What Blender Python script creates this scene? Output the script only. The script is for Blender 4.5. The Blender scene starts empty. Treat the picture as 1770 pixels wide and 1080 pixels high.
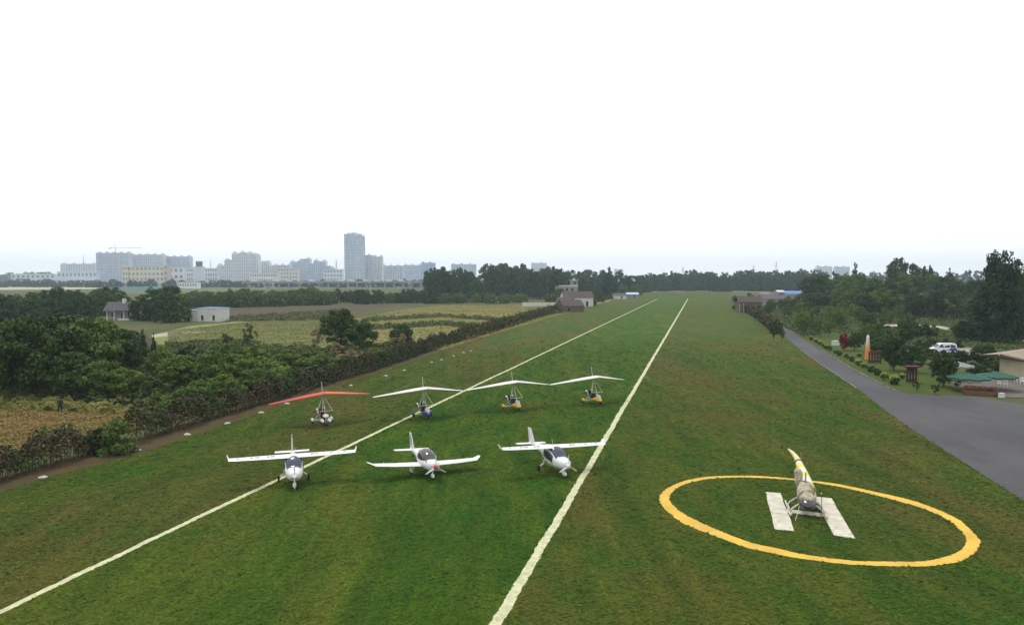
import bpy, math, random
import numpy as np
from mathutils import Vector, Matrix

random.seed(7)
rng = np.random.default_rng(7)
R = math.radians
SC = bpy.context.scene
COL = SC.collection

# ------------------------------------------------------------------ camera
H = 14.0            # camera height over the field, metres
F = 1270.0          # focal length in pixels of a 1770 px wide frame
PITCH = math.atan((540 - 481) / F)
cam_d = bpy.data.cameras.new('camera')
cam_d.sensor_fit = 'HORIZONTAL'
cam_d.sensor_width = 36.0
cam_d.lens = F / 1770 * 36.0
cam_d.clip_start = 0.1
cam_d.clip_end = 20000
cam = bpy.data.objects.new('camera', cam_d)
COL.objects.link(cam)
cam.location = (0, 0, H)
cam.rotation_euler = (math.pi / 2 - PITCH, 0, 0)
SC.camera = cam

# ------------------------------------------------------------------ sky, sun, exposure
SUN_EL, SUN_AZ = R(62), R(-25)      # azimuth from +Y towards +X
world = bpy.data.worlds.new('World')
SC.world = world
world.use_nodes = True
wn, wl = world.node_tree.nodes, world.node_tree.links
wn.clear()
sky = wn.new('ShaderNodeTexSky')
sky.sky_type = 'NISHITA'
sky.sun_disc = False
sky.sun_elevation = SUN_EL
sky.sun_rotation = SUN_AZ
sky.dust_density = 5.0
sky.altitude = 400
veil = wn.new('ShaderNodeMix')
veil.data_type = 'RGBA'
veil.inputs[0].default_value = 0.86           # closed bright cloud veil over the blue
veil.inputs[7].default_value = (10.9, 11.1, 11.4, 1)
bg = wn.new('ShaderNodeBackground')
bg.inputs[1].default_value = 0.12
wo = wn.new('ShaderNodeOutputWorld')
wl.new(sky.outputs[0], veil.inputs[6])
wl.new(veil.outputs[2], bg.inputs[0])
wl.new(bg.outputs[0], wo.inputs[0])

sun_d = bpy.data.lights.new('sun', 'SUN')
sun_d.energy = 1.5
sun_d.angle = R(10)
sun_d.color = (1.0, 0.96, 0.9)
sun = bpy.data.objects.new('sun', sun_d)
COL.objects.link(sun)
sdir = Vector((math.sin(SUN_AZ) * math.cos(SUN_EL), math.cos(SUN_AZ) * math.cos(SUN_EL), math.sin(SUN_EL)))
sun.rotation_euler = (-sdir).to_track_quat('-Z', 'Y').to_euler()

SC.view_settings.view_transform = 'Standard'
SC.view_settings.look = 'None'
SC.view_settings.exposure = 0.0
SC.view_settings.gamma = 1.0
SC.view_settings.use_curve_mapping = False
SC.cycles.use_denoising = True
SC.cycles.max_bounces = 6
SC.cycles.diffuse_bounces = 3
SC.cycles.glossy_bounces = 2
SC.cycles.transmission_bounces = 3
SC.cycles.volume_bounces = 2
SC.cycles.transparent_max_bounces = 6

# ------------------------------------------------------------------ layout helpers
CA, SA = math.cos(PITCH), math.sin(PITCH)

def at(px, py, z=0.0):
    """point of the level plane z that stands at a place of the survey picture"""
    u, v = (px - 885) / F, (540 - py) / F
    d = Vector((u, CA + v * SA, -SA + v * CA))
    t = (z - H) / d.z
    return Vector((d.x * t, d.y * t, z))

def dist_x(px, D):
    return (px - 885) / F * D

def top_z(py, D):
    """height of a point seen at row py and standing at depth D"""
    v = (540 - py) / F
    return H + D * (-SA + v * CA) / (CA + v * SA)

# ------------------------------------------------------------------ materials
MATS = {}

class NT:
    def __init__(s, name):
        s.m = bpy.data.materials.new(name)
        s.m.use_nodes = True
        s.n, s.l = s.m.node_tree.nodes, s.m.node_tree.links
        s.b = s.n['Principled BSDF']
        s.tc = None
    def co(s):
        if s.tc is None:
            s.tc = s.n.new('ShaderNodeTexCoord')
        return s.tc.outputs['Object']
    def mapping(s, scale=(1, 1, 1), rot=0.0, src=None):
        m = s.n.new('ShaderNodeMapping')
        m.inputs['Rotation'].default_value = (0, 0, rot)
        m.inputs['Scale'].default_value = scale
        s.l.new(src or s.co(), m.inputs[0])
        return m.outputs[0]
    def noise(s, scale, detail=4, rough=0.6, src=None, dist=0.0):
        t = s.n.new('ShaderNodeTexNoise')
        t.inputs['Scale'].default_value = scale
        t.inputs['Detail'].default_value = detail
        t.inputs['Roughness'].default_value = rough
        t.inputs['Distortion'].default_value = dist
        s.l.new(src or s.co(), t.inputs[0])
        return t.outputs[0]
    def ramp(s, src, a, b):
        r = s.n.new('ShaderNodeMapRange')
        r.interpolation_type = 'SMOOTHSTEP'
        r.inputs[1].default_value = a
        r.inputs[2].default_value = b
        s.l.new(src, r.inputs[0])
        return r.outputs[0]
    def mix(s, fac, a, b, mode='MIX'):
        m = s.n.new('ShaderNodeMix')
        m.data_type = 'RGBA'
        m.blend_type = mode
        for sock, v in ((m.inputs[0], fac), (m.inputs[6], a), (m.inputs[7], b)):
            if isinstance(v, bpy.types.NodeSocket):
                s.l.new(v, sock)
            elif isinstance(v, (int, float)):
                sock.default_value = v
            else:
                sock.default_value = (*v, 1)
        return m.outputs[2]
    def math(s, op, a, b=0.0):
        m = s.n.new('ShaderNodeMath')
        m.operation = op
        for sock, v in ((m.inputs[0], a), (m.inputs[1], b)):
            if isinstance(v, bpy.types.NodeSocket):
                s.l.new(v, sock)
            else:
                sock.default_value = v
        return m.outputs[0]
    def base(s, c):
        if isinstance(c, bpy.types.NodeSocket):
            s.l.new(c, s.b.inputs['Base Color'])
        else:
            s.b.inputs['Base Color'].default_value = (*c, 1)
    def bump(s, src, strength, dist):
        b = s.n.new('ShaderNodeBump')
        b.inputs['Strength'].default_value = strength
        b.inputs['Distance'].default_value = dist
        s.l.new(src, b.inputs['Height'])
        s.l.new(b.outputs[0], s.b.inputs['Normal'])
    def fin(s, rough=0.8, spec=0.3, metal=0.0):
        s.b.inputs['Roughness'].default_value = rough
        s.b.inputs['Specular IOR Level'].default_value = spec
        s.b.inputs['Metallic'].default_value = metal
        return s.m

def plain(name, c, rough=0.6, spec=0.4, var=0.12, scale=3.0, dirt=None, metal=0.0):
    if name in MATS:
        return MATS[name]
    t = NT(name)
    n = t.noise(scale, 5, 0.65)
    lo = tuple(x * (1 - var) for x in c)
    hi = tuple(min(1, x * (1 + var)) for x in c)
    col = t.mix(t.ramp(n, 0.35, 0.65), lo, hi)
    if dirt:
        col = t.mix(t.math('MULTIPLY', t.ramp(t.noise(scale * 2.7, 6, 0.7), 0.5, 0.75), dirt[1]), col, dirt[0])
    t.base(col)
    MATS[name] = t.fin(rough, spec, metal)
    return MATS[name]

RUN_ANG = math.atan((1210 - 885) / F)       # runway heading, from +Y towards +X

def grass_mat(name, green, olive, brown, brown_amt, fine=1.0, island=False):
    t = NT(name)
    along = t.mapping((1, 0.28, 1), RUN_ANG)
    big = t.noise(0.09, 4, 0.6, along, 0.4)
    mid = t.noise(0.45, 5, 0.65, along, 0.2)
    streak = t.noise(1.3, 4, 0.6, t.mapping((1, 0.1, 1), RUN_ANG))
    tuft = t.noise(3.2, 6, 0.75)
    blade = t.noise(17.0, 4, 0.8)
    c = t.mix(t.ramp(mid, 0.36, 0.66), green, olive)
    c = t.mix(t.math('MULTIPLY', t.ramp(big, 0.62 - 0.26 * brown_amt, 0.86 - 0.26 * brown_amt), 0.75), c, brown)
    c = t.mix(t.math('MULTIPLY', t.ramp(streak, 0.5, 0.75), 0.45), c, tuple(x * 1.35 for x in olive))
    wide = t.noise(0.35, 3, 0.5, t.mapping((1, 0.06, 1), RUN_ANG))
    c = t.mix(t.math('MULTIPLY', t.ramp(wide, 0.5, 0.68), 0.4), c, tuple(x * 0.72 for x in green))
    patch = t.ramp(t.noise(0.16, 3, 0.5, None, 0.3), 0.58, 0.7)
    c = t.mix(t.math('MULTIPLY', patch, 0.7), c, (green[0] * 0.8, green[1] * 1.15, green[2]))
    f1 = t.math('MULTIPLY_ADD', t.ramp(tuft, 0.25, 0.75), 0.56)
    f1.node.inputs[2].default_value = 0.72
    f2 = t.math('MULTIPLY_ADD', t.ramp(blade, 0.25, 0.75), 0.56)
    f2.node.inputs[2].default_value = 0.72
    f = t.math('MULTIPLY', f1, f2)
    if island:                       # single clumps differ from one another
        g = t.n.new('ShaderNodeNewGeometry')
        f = t.math('MULTIPLY_ADD', g.outputs['Random Per Island'], 0.6)
        f.node.inputs[2].default_value = 0.72
    cc = t.n.new('ShaderNodeCombineColor')
    for i in range(3):
        t.l.new(f, cc.inputs[i])
    c = t.mix(fine, c, cc.outputs[0], 'MULTIPLY')
    t.base(c)
    if not island:
        t.bump(t.math('ADD', tuft, blade), 0.8, 0.06)
    MATS[name] = t.fin(0.95, 0.1)
    return MATS[name]

def soil_mat(name, a, b, scale=0.8, amt=1.0):
    t = NT(name)
    n = t.ramp(t.noise(scale, 6, 0.7), 0.35, 0.65)
    c = t.mix(n, a, b)
    f = t.math('MULTIPLY_ADD', t.noise(scale * 9, 5, 0.75), 1.3 * amt)
    f.node.inputs[2].default_value = 1 - 0.65 * amt
    cc = t.n.new('ShaderNodeCombineColor')
    for i in range(3):
        t.l.new(f, cc.inputs[i])
    t.base(t.mix(1.0, c, cc.outputs[0], 'MULTIPLY'))
    t.bump(t.noise(scale * 9, 5, 0.75), 0.7, 0.1)
    MATS[name] = t.fin(0.95, 0.1)
    return MATS[name]

def leaf_mat(name, a, b, c, rough=0.7):
    """leaves: hue differs from leaf clump to leaf clump and from plant to plant"""
    t = NT(name)
    g = t.n.new('ShaderNodeNewGeometry')
    o = t.n.new('ShaderNodeObjectInfo')
    isl = g.outputs['Random Per Island']
    col = t.mix(isl, a, b)
    col = t.mix(t.math('MULTIPLY', t.ramp(o.outputs['Random'], 0.0, 1.0), 0.55), col, c)
    v = t.math('MULTIPLY_ADD', o.outputs['Random'], 0.5)
    v.node.inputs[2].default_value = 0.75
    cc = t.n.new('ShaderNodeCombineColor')
    for i in range(3):
        t.l.new(v, cc.inputs[i])
    t.base(t.mix(1.0, col, cc.outputs[0], 'MULTIPLY'))
    MATS[name] = t.fin(rough, 0.15)
    return MATS[name]

def field_leaf_mat(name, a, b, c, scale):
    """leaves of a long hedge or undergrowth: hue drifts along it"""
    t = NT(name)
    g = t.n.new('ShaderNodeNewGeometry')
    col = t.mix(g.outputs['Random Per Island'], a, b)
    col = t.mix(t.ramp(t.noise(scale, 4, 0.6), 0.38, 0.58), col, c)
    t.base(col)
    MATS[name] = t.fin(0.75, 0.15)
    return MATS[name]

# ------------------------------------------------------------------ mesh helpers
def add_obj(name, me, mat, parent=None):
    if mat is not None and not len(me.materials):
        me.materials.append(mat)
    o = bpy.data.objects.new(name, me)
    COL.objects.link(o)
    if parent is not None:
        o.parent = parent
    return o

def tag(o, label=None, cat=None, group=None, kind=None):
    if label: o['label'] = label
    if cat: o['category'] = cat
    if group: o['group'] = group
    if kind: o['kind'] = kind
    return o

def empty(name, loc=(0, 0, 0), rz=0.0, label=None, cat=None, group=None):
    o = bpy.data.objects.new(name, None)
    o.empty_display_size = 0.2
    COL.objects.link(o)
    o.location = loc
    o.rotation_euler = (0, 0, rz)
    return tag(o, label, cat, group)

class MB:
    def __init__(s):
        s.v, s.f = [], []
    def add(s, vs, fs):
        k = len(s.v)
        s.v += [tuple(v) for v in vs]
        s.f += [tuple(i + k for i in f) for f in fs]
        return s
    def box(s, c, d, rz=0.0, ry=0.0, rx=0.0, taper=1.0):
        m = Matrix.Rotation(rz, 3, 'Z') @ Matrix.Rotation(ry, 3, 'Y') @ Matrix.Rotation(rx, 3, 'X')
        vs = []
        for z in (-.5, .5):
            k = taper if z > 0 else 1.0
            for x, y in ((-.5, -.5), (.5, -.5), (.5, .5), (-.5, .5)):
                vs.append(Vector(c) + m @ Vector((x * d[0] * k, y * d[1] * k, z * d[2])))
        return s.add(vs, [(3, 2, 1, 0), (4, 5, 6, 7), (0, 1, 5, 4), (1, 2, 6, 5), (2, 3, 7, 6), (3, 0, 4, 7)])
    def tube(s, pts, r, n=8):
        pts = [Vector(p) for p in pts]
        rs = r if isinstance(r, (list, tuple)) else [r] * len(pts)
        vs, fs = [], []
        for i, p in enumerate(pts):
            t = (pts[min(i + 1, len(pts) - 1)] - pts[max(i - 1, 0)]).normalized()
            a = Vector((0, 0, 1)) if abs(t.z) < 0.9 else Vector((1, 0, 0))
            u = t.cross(a).normalized(); w = t.cross(u)
            for k in range(n):
                q = 2 * math.pi * k / n
                vs.append(p + (u * math.cos(q) + w * math.sin(q)) * rs[i])
        for i in range(len(pts) - 1):
            for k in range(n):
                fs.append((i * n + k, i * n + (k + 1) % n, (i + 1) * n + (k + 1) % n, (i + 1) * n + k))
        fs.append(tuple(range(n))[::-1])
        fs.append(tuple((len(pts) - 1) * n + k for k in range(n)))
        return s.add(vs, fs)
    def loft(s, secs, n=20):
        """secs: (x, zc, half width, half height, exponent)"""
        vs, fs = [], []
        for sec in secs:
            for k in range(n):
                vs.append(ring_pt(sec, 2 * math.pi * k / n))
        for i in range(len(secs) - 1):
            for k in range(n):
                fs.append((i * n + k, (i + 1) * n + k, (i + 1) * n + (k + 1) % n, i * n + (k + 1) % n))
        fs.append(tuple(range(n)))
        fs.append(tuple((len(secs) - 1) * n + k for k in range(n))[::-1])
        return s.add(vs, fs)
    def grid(s, rows):
        m = len(rows[0])
        vs = [p for r in rows for p in r]
        fs = [(i * m + k, i * m + k + 1, (i + 1) * m + k + 1, (i + 1) * m + k)
              for i in range(len(rows) - 1) for k in range(m - 1)]
        return s.add(vs, fs)
    def lathe(s, prof, n=20, c=(0, 0, 0), axis='Z'):
        """prof: (radius, height) along the axis"""
        vs, fs = [], []
        for r, h in prof:
            for k in range(n):
                q = 2 * math.pi * k / n
                p = (r * math.cos(q), r * math.sin(q), h)
                if axis == 'Y': p = (p[0], h, p[1])
                if axis == 'X': p = (h, p[0], p[1])
                vs.append((p[0] + c[0], p[1] + c[1], p[2] + c[2]))
        m = len(prof)
        for i in range(m - 1):
            for k in range(n):
                fs.append((i * n + k, i * n + (k + 1) % n, (i + 1) * n + (k + 1) % n, (i + 1) * n + k))
        fs.append(tuple(range(n))[::-1]); fs.append(tuple((m - 1) * n + k for k in range(n)))
        return s.add(vs, fs)
    def prism(s, poly, z0, z1):
        n = len(poly)
        vs = [(x, y, z0) for x, y in poly] + [(x, y, z1) for x, y in poly]
        fs = [tuple(range(n))[::-1], tuple(range(n, 2 * n))] + [(k, (k + 1) % n, n + (k + 1) % n, n + k) for k in range(n)]
        return s.add(vs, fs)
    def build(s, name, mat, parent=None, smooth=False):
        me = bpy.data.meshes.new(name)
        me.from_pydata(s.v, [], s.f)
        if smooth:
            me.shade_smooth()
            try:
                me.set_sharp_from_angle(angle=R(38))
            except Exception:
                pass
        me.update()
        return add_obj(name, me, mat, parent)

def ring_pt(sec, q, off=0.0):
    x, zc, hw, hh, e = sec
    c, s = math.cos(q), math.sin(q)
    return (x, (hw + off) * math.copysign(abs(c) ** (2 / e), c), zc + (hh + off) * math.copysign(abs(s) ** (2 / e), s))

def sec_at(secs, x):
    """section interpolated at station x (secs run from nose to tail, x falling)"""
    for a, b in zip(secs, secs[1:]):
        if a[0] >= x >= b[0]:
            t = (a[0] - x) / (a[0] - b[0])
            return (x,) + tuple(a[i] + (b[i] - a[i]) * t for i in range(1, 5))
    return secs[-1]

def skin_patch(secs, x0, x1, q0, q1, nx=10, nq=10, off=0.012):
    """a shell that lies on the lofted body: x from x0 to x1, angle from q0(x) to q1(x)"""
    m = MB(); rows = []
    for i in range(nx + 1):
        x = x0 + (x1 - x0) * i / nx
        sc = sec_at(secs, x)
        a, b = q0(x) if callable(q0) else q0, q1(x) if callable(q1) else q1
        rows.append([ring_pt(sc, a + (b - a) * k / nq, off) for k in range(nq + 1)])
    m.grid(rows)
    return m

def np_mesh(name, verts, quads, mat=None):
    me = bpy.data.meshes.new(name)
    nv, nf = len(verts), len(quads)
    k = quads.shape[1]
    me.vertices.add(nv)
    me.vertices.foreach_set('co', np.ascontiguousarray(verts, dtype=np.float32).ravel())
    me.loops.add(nf * k)
    me.loops.foreach_set('vertex_index', np.ascontiguousarray(quads, dtype=np.int32).ravel())
    me.polygons.add(nf)
    me.polygons.foreach_set('loop_start', np.arange(nf, dtype=np.int32) * k)
    me.polygons.foreach_set('loop_total', np.full(nf, k, dtype=np.int32))
    me.update(calc_edges=True)
    if mat: me.materials.append(mat)
    return me

def leaf_cards(P, N, size, rg, elong=1.5):
    """one diamond leaf clump at every point P, roughly facing N"""
    n = len(P)
    N = N / np.maximum(np.linalg.norm(N, axis=1, keepdims=True), 1e-6)
    J = N + rg.normal(0, 0.55, (n, 3))
    J /= np.linalg.norm(J, axis=1, keepdims=True)
    A = rg.normal(0, 1, (n, 3))
    U = np.cross(J, A); U /= np.maximum(np.linalg.norm(U, axis=1, keepdims=True), 1e-6)
    W = np.cross(J, U)
    s = (size * rg.uniform(0.55, 1.35, n))[:, None]
    fold = J * s * 0.25
    v = np.stack([P - U * s * elong * .5, P - W * s * .5 + fold, P + U * s * elong * .5, P + W * s * .5 + fold], 1).reshape(-1, 3)
    q = np.arange(4 * n).reshape(n, 4)
    return v, q

def sheet(name, pts, z, mat, kind='structure', label=None):
    """a flat polygon of ground, triangulated by bmesh"""
    import bmesh
    bm = bmesh.new()
    vs = [bm.verts.new((p[0], p[1], z)) for p in pts]
    f = bm.faces.new(vs)
    if f.normal.z < 0: f.normal_flip()
    f.normal_update()
    if f.normal.z < 0: f.normal_flip()
    bmesh.ops.triangulate(bm, faces=bm.faces[:])
    me = bpy.data.meshes.new(name)
    bm.to_mesh(me); bm.free()
    return tag(add_obj(name, me, mat), label, None, None, kind)

def px_sheet(name, pix, z, mat, label=None):
    return sheet(name, [at(x, y) for x, y in pix], z, mat, 'structure', label)

def in_poly(x, y, poly):
    x, y = np.asarray(x), np.asarray(y)
    c = np.zeros(x.shape, bool)
    n = len(poly)
    for i in range(n):
        x0, y0 = poly[i][0], poly[i][1]; x1, y1 = poly[(i + 1) % n][0], poly[(i + 1) % n][1]
        hit = ((y0 > y) != (y1 > y)) & (x < (x1 - x0) * (y - y0) / (y1 - y0 + 1e-12) + x0)
        c ^= hit
    return c

def scatter(poly, n, rg):
    xs = [p[0] for p in poly]; ys = [p[1] for p in poly]
    out = np.zeros((0, 2))
    while len(out) < n:
        x = rg.uniform(min(xs), max(xs), n * 2); y = rg.uniform(min(ys), max(ys), n * 2)
        k = in_poly(x, y, poly)
        out = np.vstack([out, np.stack([x[k], y[k]], 1)])
    return out[:n]

# ------------------------------------------------------------------ ground and fields
RUN_C = ((0.0261, 0.0720, 0.0043), (0.0589, 0.0987, 0.0068), (0.1088, 0.1008, 0.0137), 0.50)
GRASS_RUN = grass_mat('mown_runway_grass', *RUN_C)
SIDE_C = ((0.0338, 0.0730, 0.0054), (0.0678, 0.0875, 0.0090), (0.0910, 0.0730, 0.0154), 0.71)
GRASS_SIDE = grass_mat('worn_side_grass', *SIDE_C)
GROUND = soil_mat('rough_ground', (0.0517, 0.0744, 0.0220), (0.0862, 0.0900, 0.0320), 0.05, 0.7)
EARTH = soil_mat('bare_earth', (0.0725, 0.0462, 0.0275), (0.0825, 0.0670, 0.0242), 0.6)
CROP_Y = soil_mat('ripening_crop', (0.2300, 0.2040, 0.0550), (0.1955, 0.1980, 0.0495), 0.25)
CROP_G = soil_mat('golden_field', (0.2760, 0.2300, 0.0825), (0.1955, 0.1898, 0.0660), 0.07)
MEADOW = soil_mat('pale_meadow', (0.2040, 0.2100, 0.0715), (0.1560, 0.1680, 0.0550), 0.1)
BROWNF = soil_mat('brown_fallow', (0.0660, 0.0575, 0.0340), (0.0825, 0.0713, 0.0360), 0.12)
PALE = soil_mat('pale_track', (0.40, 0.36, 0.26), (0.33, 0.30, 0.21), 0.4)
LAWN = soil_mat('garden_lawn', (0.045, 0.082, 0.012), (0.070, 0.085, 0.018), 0.35)
DARKF = soil_mat('dark_brown_green_floor', (0.035, 0.045, 0.018), (0.055, 0.055, 0.025), 0.3)  # dark brown-green ground under the trees
BRIGHTG = soil_mat('bright_green_plot', (0.05, 0.12, 0.02), (0.07, 0.13, 0.03), 0.3)

sheet('ground', [(-4000, -150), (4000, -150), (4000, 4000), (-4000, 4000)], 0, GROUND)
AIR_L = [(-60, 874), (0, 850), (83, 825), (172, 802), (240, 784), (333, 752), (417, 724), (480, 702), (570, 668), (660, 642), (760, 608.5), (880, 571), (985, 538), (1060, 520), (1110, 510), (1128, 506)]
ROAD_L = [(1262, 506), (1268, 520), (1290, 538), (1330, 560), (1352, 578), (1372, 597), (1425, 635), (1480, 672), (1555, 730), (1640, 785), (1770, 868), (2050, 1040)]
air = [at(x, y) for x, y in AIR_L] + [at(x, y) for x, y in ROAD_L]
air = [Vector((-75, 5, 0))] + air + [Vector((40, 5, 0))]
sheet('airfield_grass', air, 0.03, GRASS_SIDE)

def line_pt(p0, p1, y):
    t = (y - p0[1]) / (p1[1] - p0[1])
    return at(p0[0] + t * (p1[0] - p0[0]), y)
LL = ((0, 1058), (1140, 515))
RL = ((860, 1075), (1190, 515))
rl0, rl1 = at(*RL[0]), at(*RL[1])
ll0, ll1 = at(*LL[0]), at(*LL[1])
def ext(a, b, y):
    t = (y - a.y) / (b.y - a.y)
    return Vector((a.x + (b.x - a.x) * t, y, 0))
sheet('runway_grass', [ext(ll0, ll1, 6), ext(rl0, rl1, 6), ext(rl0, rl1, 505), ext(ll0, ll1, 505)], 0.034, GRASS_RUN)

PAINT_W = plain('lime_line', (0.50, 0.50, 0.31), 0.9, 0.1, 0.15, 1.5, ((0.16, 0.17, 0.06), 0.7))
def painted_line(name, a, b, w, z, mat, y0=10, y1=500, label=None):
    """a hand painted lime line with ragged edges"""
    d = (b - a).normalized(); nrm = Vector((d.y, -d.x, 0))
    p0, p1 = ext(a, b, y0), ext(a, b, y1)
    L = (p1 - p0).length
    n = int(L / 0.22)
    rg = np.random.default_rng(int(w * 1000))
    m = MB(); rows = []
    drift = 0
    for i in range(n + 1):
        drift = drift * 0.9 + rg.normal(0, 0.012)
        c = p0 + d * (L * i / n) + nrm * drift
        e0, e1 = rg.normal(0, 0.022), rg.normal(0, 0.022)
        rows.append([c - nrm * (w / 2 + e0) + Vector((0, 0, z)), c + nrm * (w / 2 + e1) + Vector((0, 0, z))])
    m.grid(rows)
    return tag(m.build(name, mat), label, None, None, 'structure')
painted_line('runway_edge_line', ll0, ll1, 0.38, 0.040, PAINT_W)
painted_line('runway_edge_line', rl0, rl1, 0.47, 0.0405, PAINT_W)
tm = MB()
ta, tb = at(1112, 652.5), at(1127, 654)
tm.grid([[ta + Vector((0, -.12, .04)), ta + Vector((0, .12, .04))], [tb + Vector((0, -.1, .04)), tb + Vector((0, .13, .04))]])
tag(tm.build('line_tick', PAINT_W), None, None, None, 'structure')

# helipad: hand painted yellow ring, traced as it lies on the grass
RING_O = [(1139.5, 862), (1147, 849), (1167.5, 837.3), (1191, 829.7), (1221.7, 824.6), (1255.6, 822.9), (1289.5, 822.5), (1323, 823.7), (1367, 827.1), (1408, 831.4), (1462.7, 839.7), (1525, 853.3), (1567, 862.7), (1609, 876.3), (1651, 895), (1672, 911), (1692.6, 931.7), (1694.7, 940), (1686, 954.7), (1661, 970.4), (1626, 976.6), (1588, 979.8), (1525, 978.7), (1473, 976.6), (1420, 971), (1374, 964.4), (1340, 957.6), (1289.5, 946.6), (1238.6, 928), (1196, 911.9), (1169, 897.5), (1145.4, 876.3)]
RING_I = [(1162, 860), (1168, 850), (1180, 841), (1200, 834), (1226, 829.4), (1257, 827), (1289, 826.5), (1323, 827.6), (1367, 830.6), (1408, 835.6), (1456, 844), (1514, 858), (1553, 869), (1592, 880), (1630, 897), (1650, 912), (1662, 926), (1663, 938), (1658, 947), (1645, 955), (1618, 964), (1585, 969), (1527, 969), (1478, 968), (1425, 962), (1378, 954.5), (1345, 946.5), (1295, 934.5), (1247, 916), (1210, 899), (1185, 886), (1166, 871)]
PAINT_Y = plain('yellow_ring_paint', (0.62, 0.385, 0.055), 0.8, 0.2, 0.12, 0.6, ((0.46, 0.38, 0.17), 0.75))
def smooth_loop(pts, k=9):
    out = []
    n = len(pts)
    for i in range(n):
        p0, p1, p2, p3 = pts[i - 1], pts[i], pts[(i + 1) % n], pts[(i + 2) % n]
        for j in range(k):
            t = j / k
            out.append(0.5 * ((2 * p1) + (p2 - p0) * t + (2 * p0 - 5 * p1 + 4 * p2 - p3) * t * t + (3 * p1 - p0 - 3 * p2 + p3) * t ** 3))
    return out
ro = smooth_loop([at(*p) for p in RING_O]); ri = smooth_loop([at(*p).lerp(at(*q), .2) for p, q in zip(RING_I, RING_O)])
m = MB(); rows = []
for a, b in zip(ro + ro[:1], ri + ri[:1]):
    j = Vector((random.gauss(0, .02), random.gauss(0, .02), 0.040))
    k = Vector((random.gauss(0, .018), random.gauss(0, .018), 0.040))
    rows.append([a + j, b + k])
m.grid(rows)
tag(m.build('helipad_ring', PAINT_Y), None, None, None, 'structure')

BAR = plain('whitewashed_slab', (0.56, 0.53, 0.43), 0.85, 0.2, 0.14, 1.2, ((0.24, 0.22, 0.15), 0.75))
def slab_bar(name, c4, pieces, label):
    """one bar of the landing letter: slabs laid end to end"""
    root = empty(name, (0, 0, 0), 0, label, 'landing slab', 'bars of the landing letter')
    a, b, c, d = [at(*p) for p in c4]       # far left, far right, near right, near left
    cen = (a + b + c + d) / 4
    root.location = cen
    for i in range(pieces):
        t0, t1 = i / pieces + 0.002, (i + 1) / pieces - 0.002
        q = [a.lerp(d, t0), b.lerp(c, t0), b.lerp(c, t1), a.lerp(d, t1)]
        jx, jy = random.gauss(0, .015), random.gauss(0, .015)
        poly = [(p.x - cen.x + jx, p.y - cen.y + jy) for p in q][::-1]
        mm = MB(); mm.prism(poly, 0.0, 0.055 + random.uniform(0, .012))
        mm.build('slab', BAR, root)
    return root
slab_bar('landing_bar', [(1323, 851), (1349, 853), (1374, 919), (1340, 916)], 5, 'white slab bar of the landing letter, the one nearer the runway line')
slab_bar('landing_bar', [(1407, 859), (1437, 862), (1478, 932), (1441, 926)], 5, 'white slab bar of the landing letter, the one nearer the asphalt road')
slab_bar('landing_crossbar', [(1360, 881), (1425, 888.5), (1427, 894), (1358, 886)], 2, 'short white cross slab of the landing letter under the helicopter')

# asphalt road and apron
t = NT('asphalt')
big = t.noise(0.12, 4, 0.6, t.mapping((1, 0.5, 1), -0.6)); fine = t.noise(9, 5, 0.8)
c = t.mix(t.ramp(big, 0.35, 0.65), (0.044, 0.043, 0.047), (0.066, 0.064, 0.068))
c = t.mix(t.math('MULTIPLY', t.ramp(fine, 0.4, 0.7), 0.3), c, (0.09, 0.088, 0.085))
c = t.mix(t.math('MULTIPLY', t.ramp(t.noise(0.35, 6, 0.75, t.mapping((1, .35, 1), .9)), 0.5, 0.72), 0.7), c, (0.034, 0.033, 0.034))
t.base(c); t.bump(fine, 0.3, 0.02)
ASPHALT = t.fin(0.8, 0.3)
ROAD_R = [(2300, 730), (1770, 700), (1690, 686), (1570, 681), (1528, 668), (1470, 637), (1420, 607), (1382, 582), (1366, 570), (1340, 556), (1305, 538), (1283, 520), (1274, 506)]
road = [at(x + 1, y - .5) for x, y in ROAD_L[1:]] + [at(2600, 1000)] + [at(x, y) for x, y in ROAD_R]
sheet('asphalt_road', road, 0.045, ASPHALT)
KERB = plain('kerb_concrete', (0.17, 0.165, 0.14), 0.85, 0.2, 0.35, 0.5)
def kerb(name, pix, w=0.13, h=0.10):
    root = empty(name, (0, 0, 0))
    tag(root, None, None, None, 'structure')
    p = [at(*q) for q in pix]
    for a, b in zip(p, p[1:]):
        L = (b - a).length; d = (b - a).normalized(); ang = math.atan2(d.y, d.x)
        k = max(1, int(L / 3.0))
        for i in range(k):
            c = a.lerp(b, (i + .5) / k)
            mm = MB(); mm.box((c.x, c.y, 0.04 + h / 2), (L / k - 0.02, w, h), ang + random.gauss(0, .004))
            mm.build('kerb_stone', KERB, root)
    return root
kerb('road_kerb', [(1384, 606), (1425, 634.5), (1480, 671.5)])
kerb('road_kerb', [(1552, 677.5), (1528, 667), (1470, 636), (1420, 606)])

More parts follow.
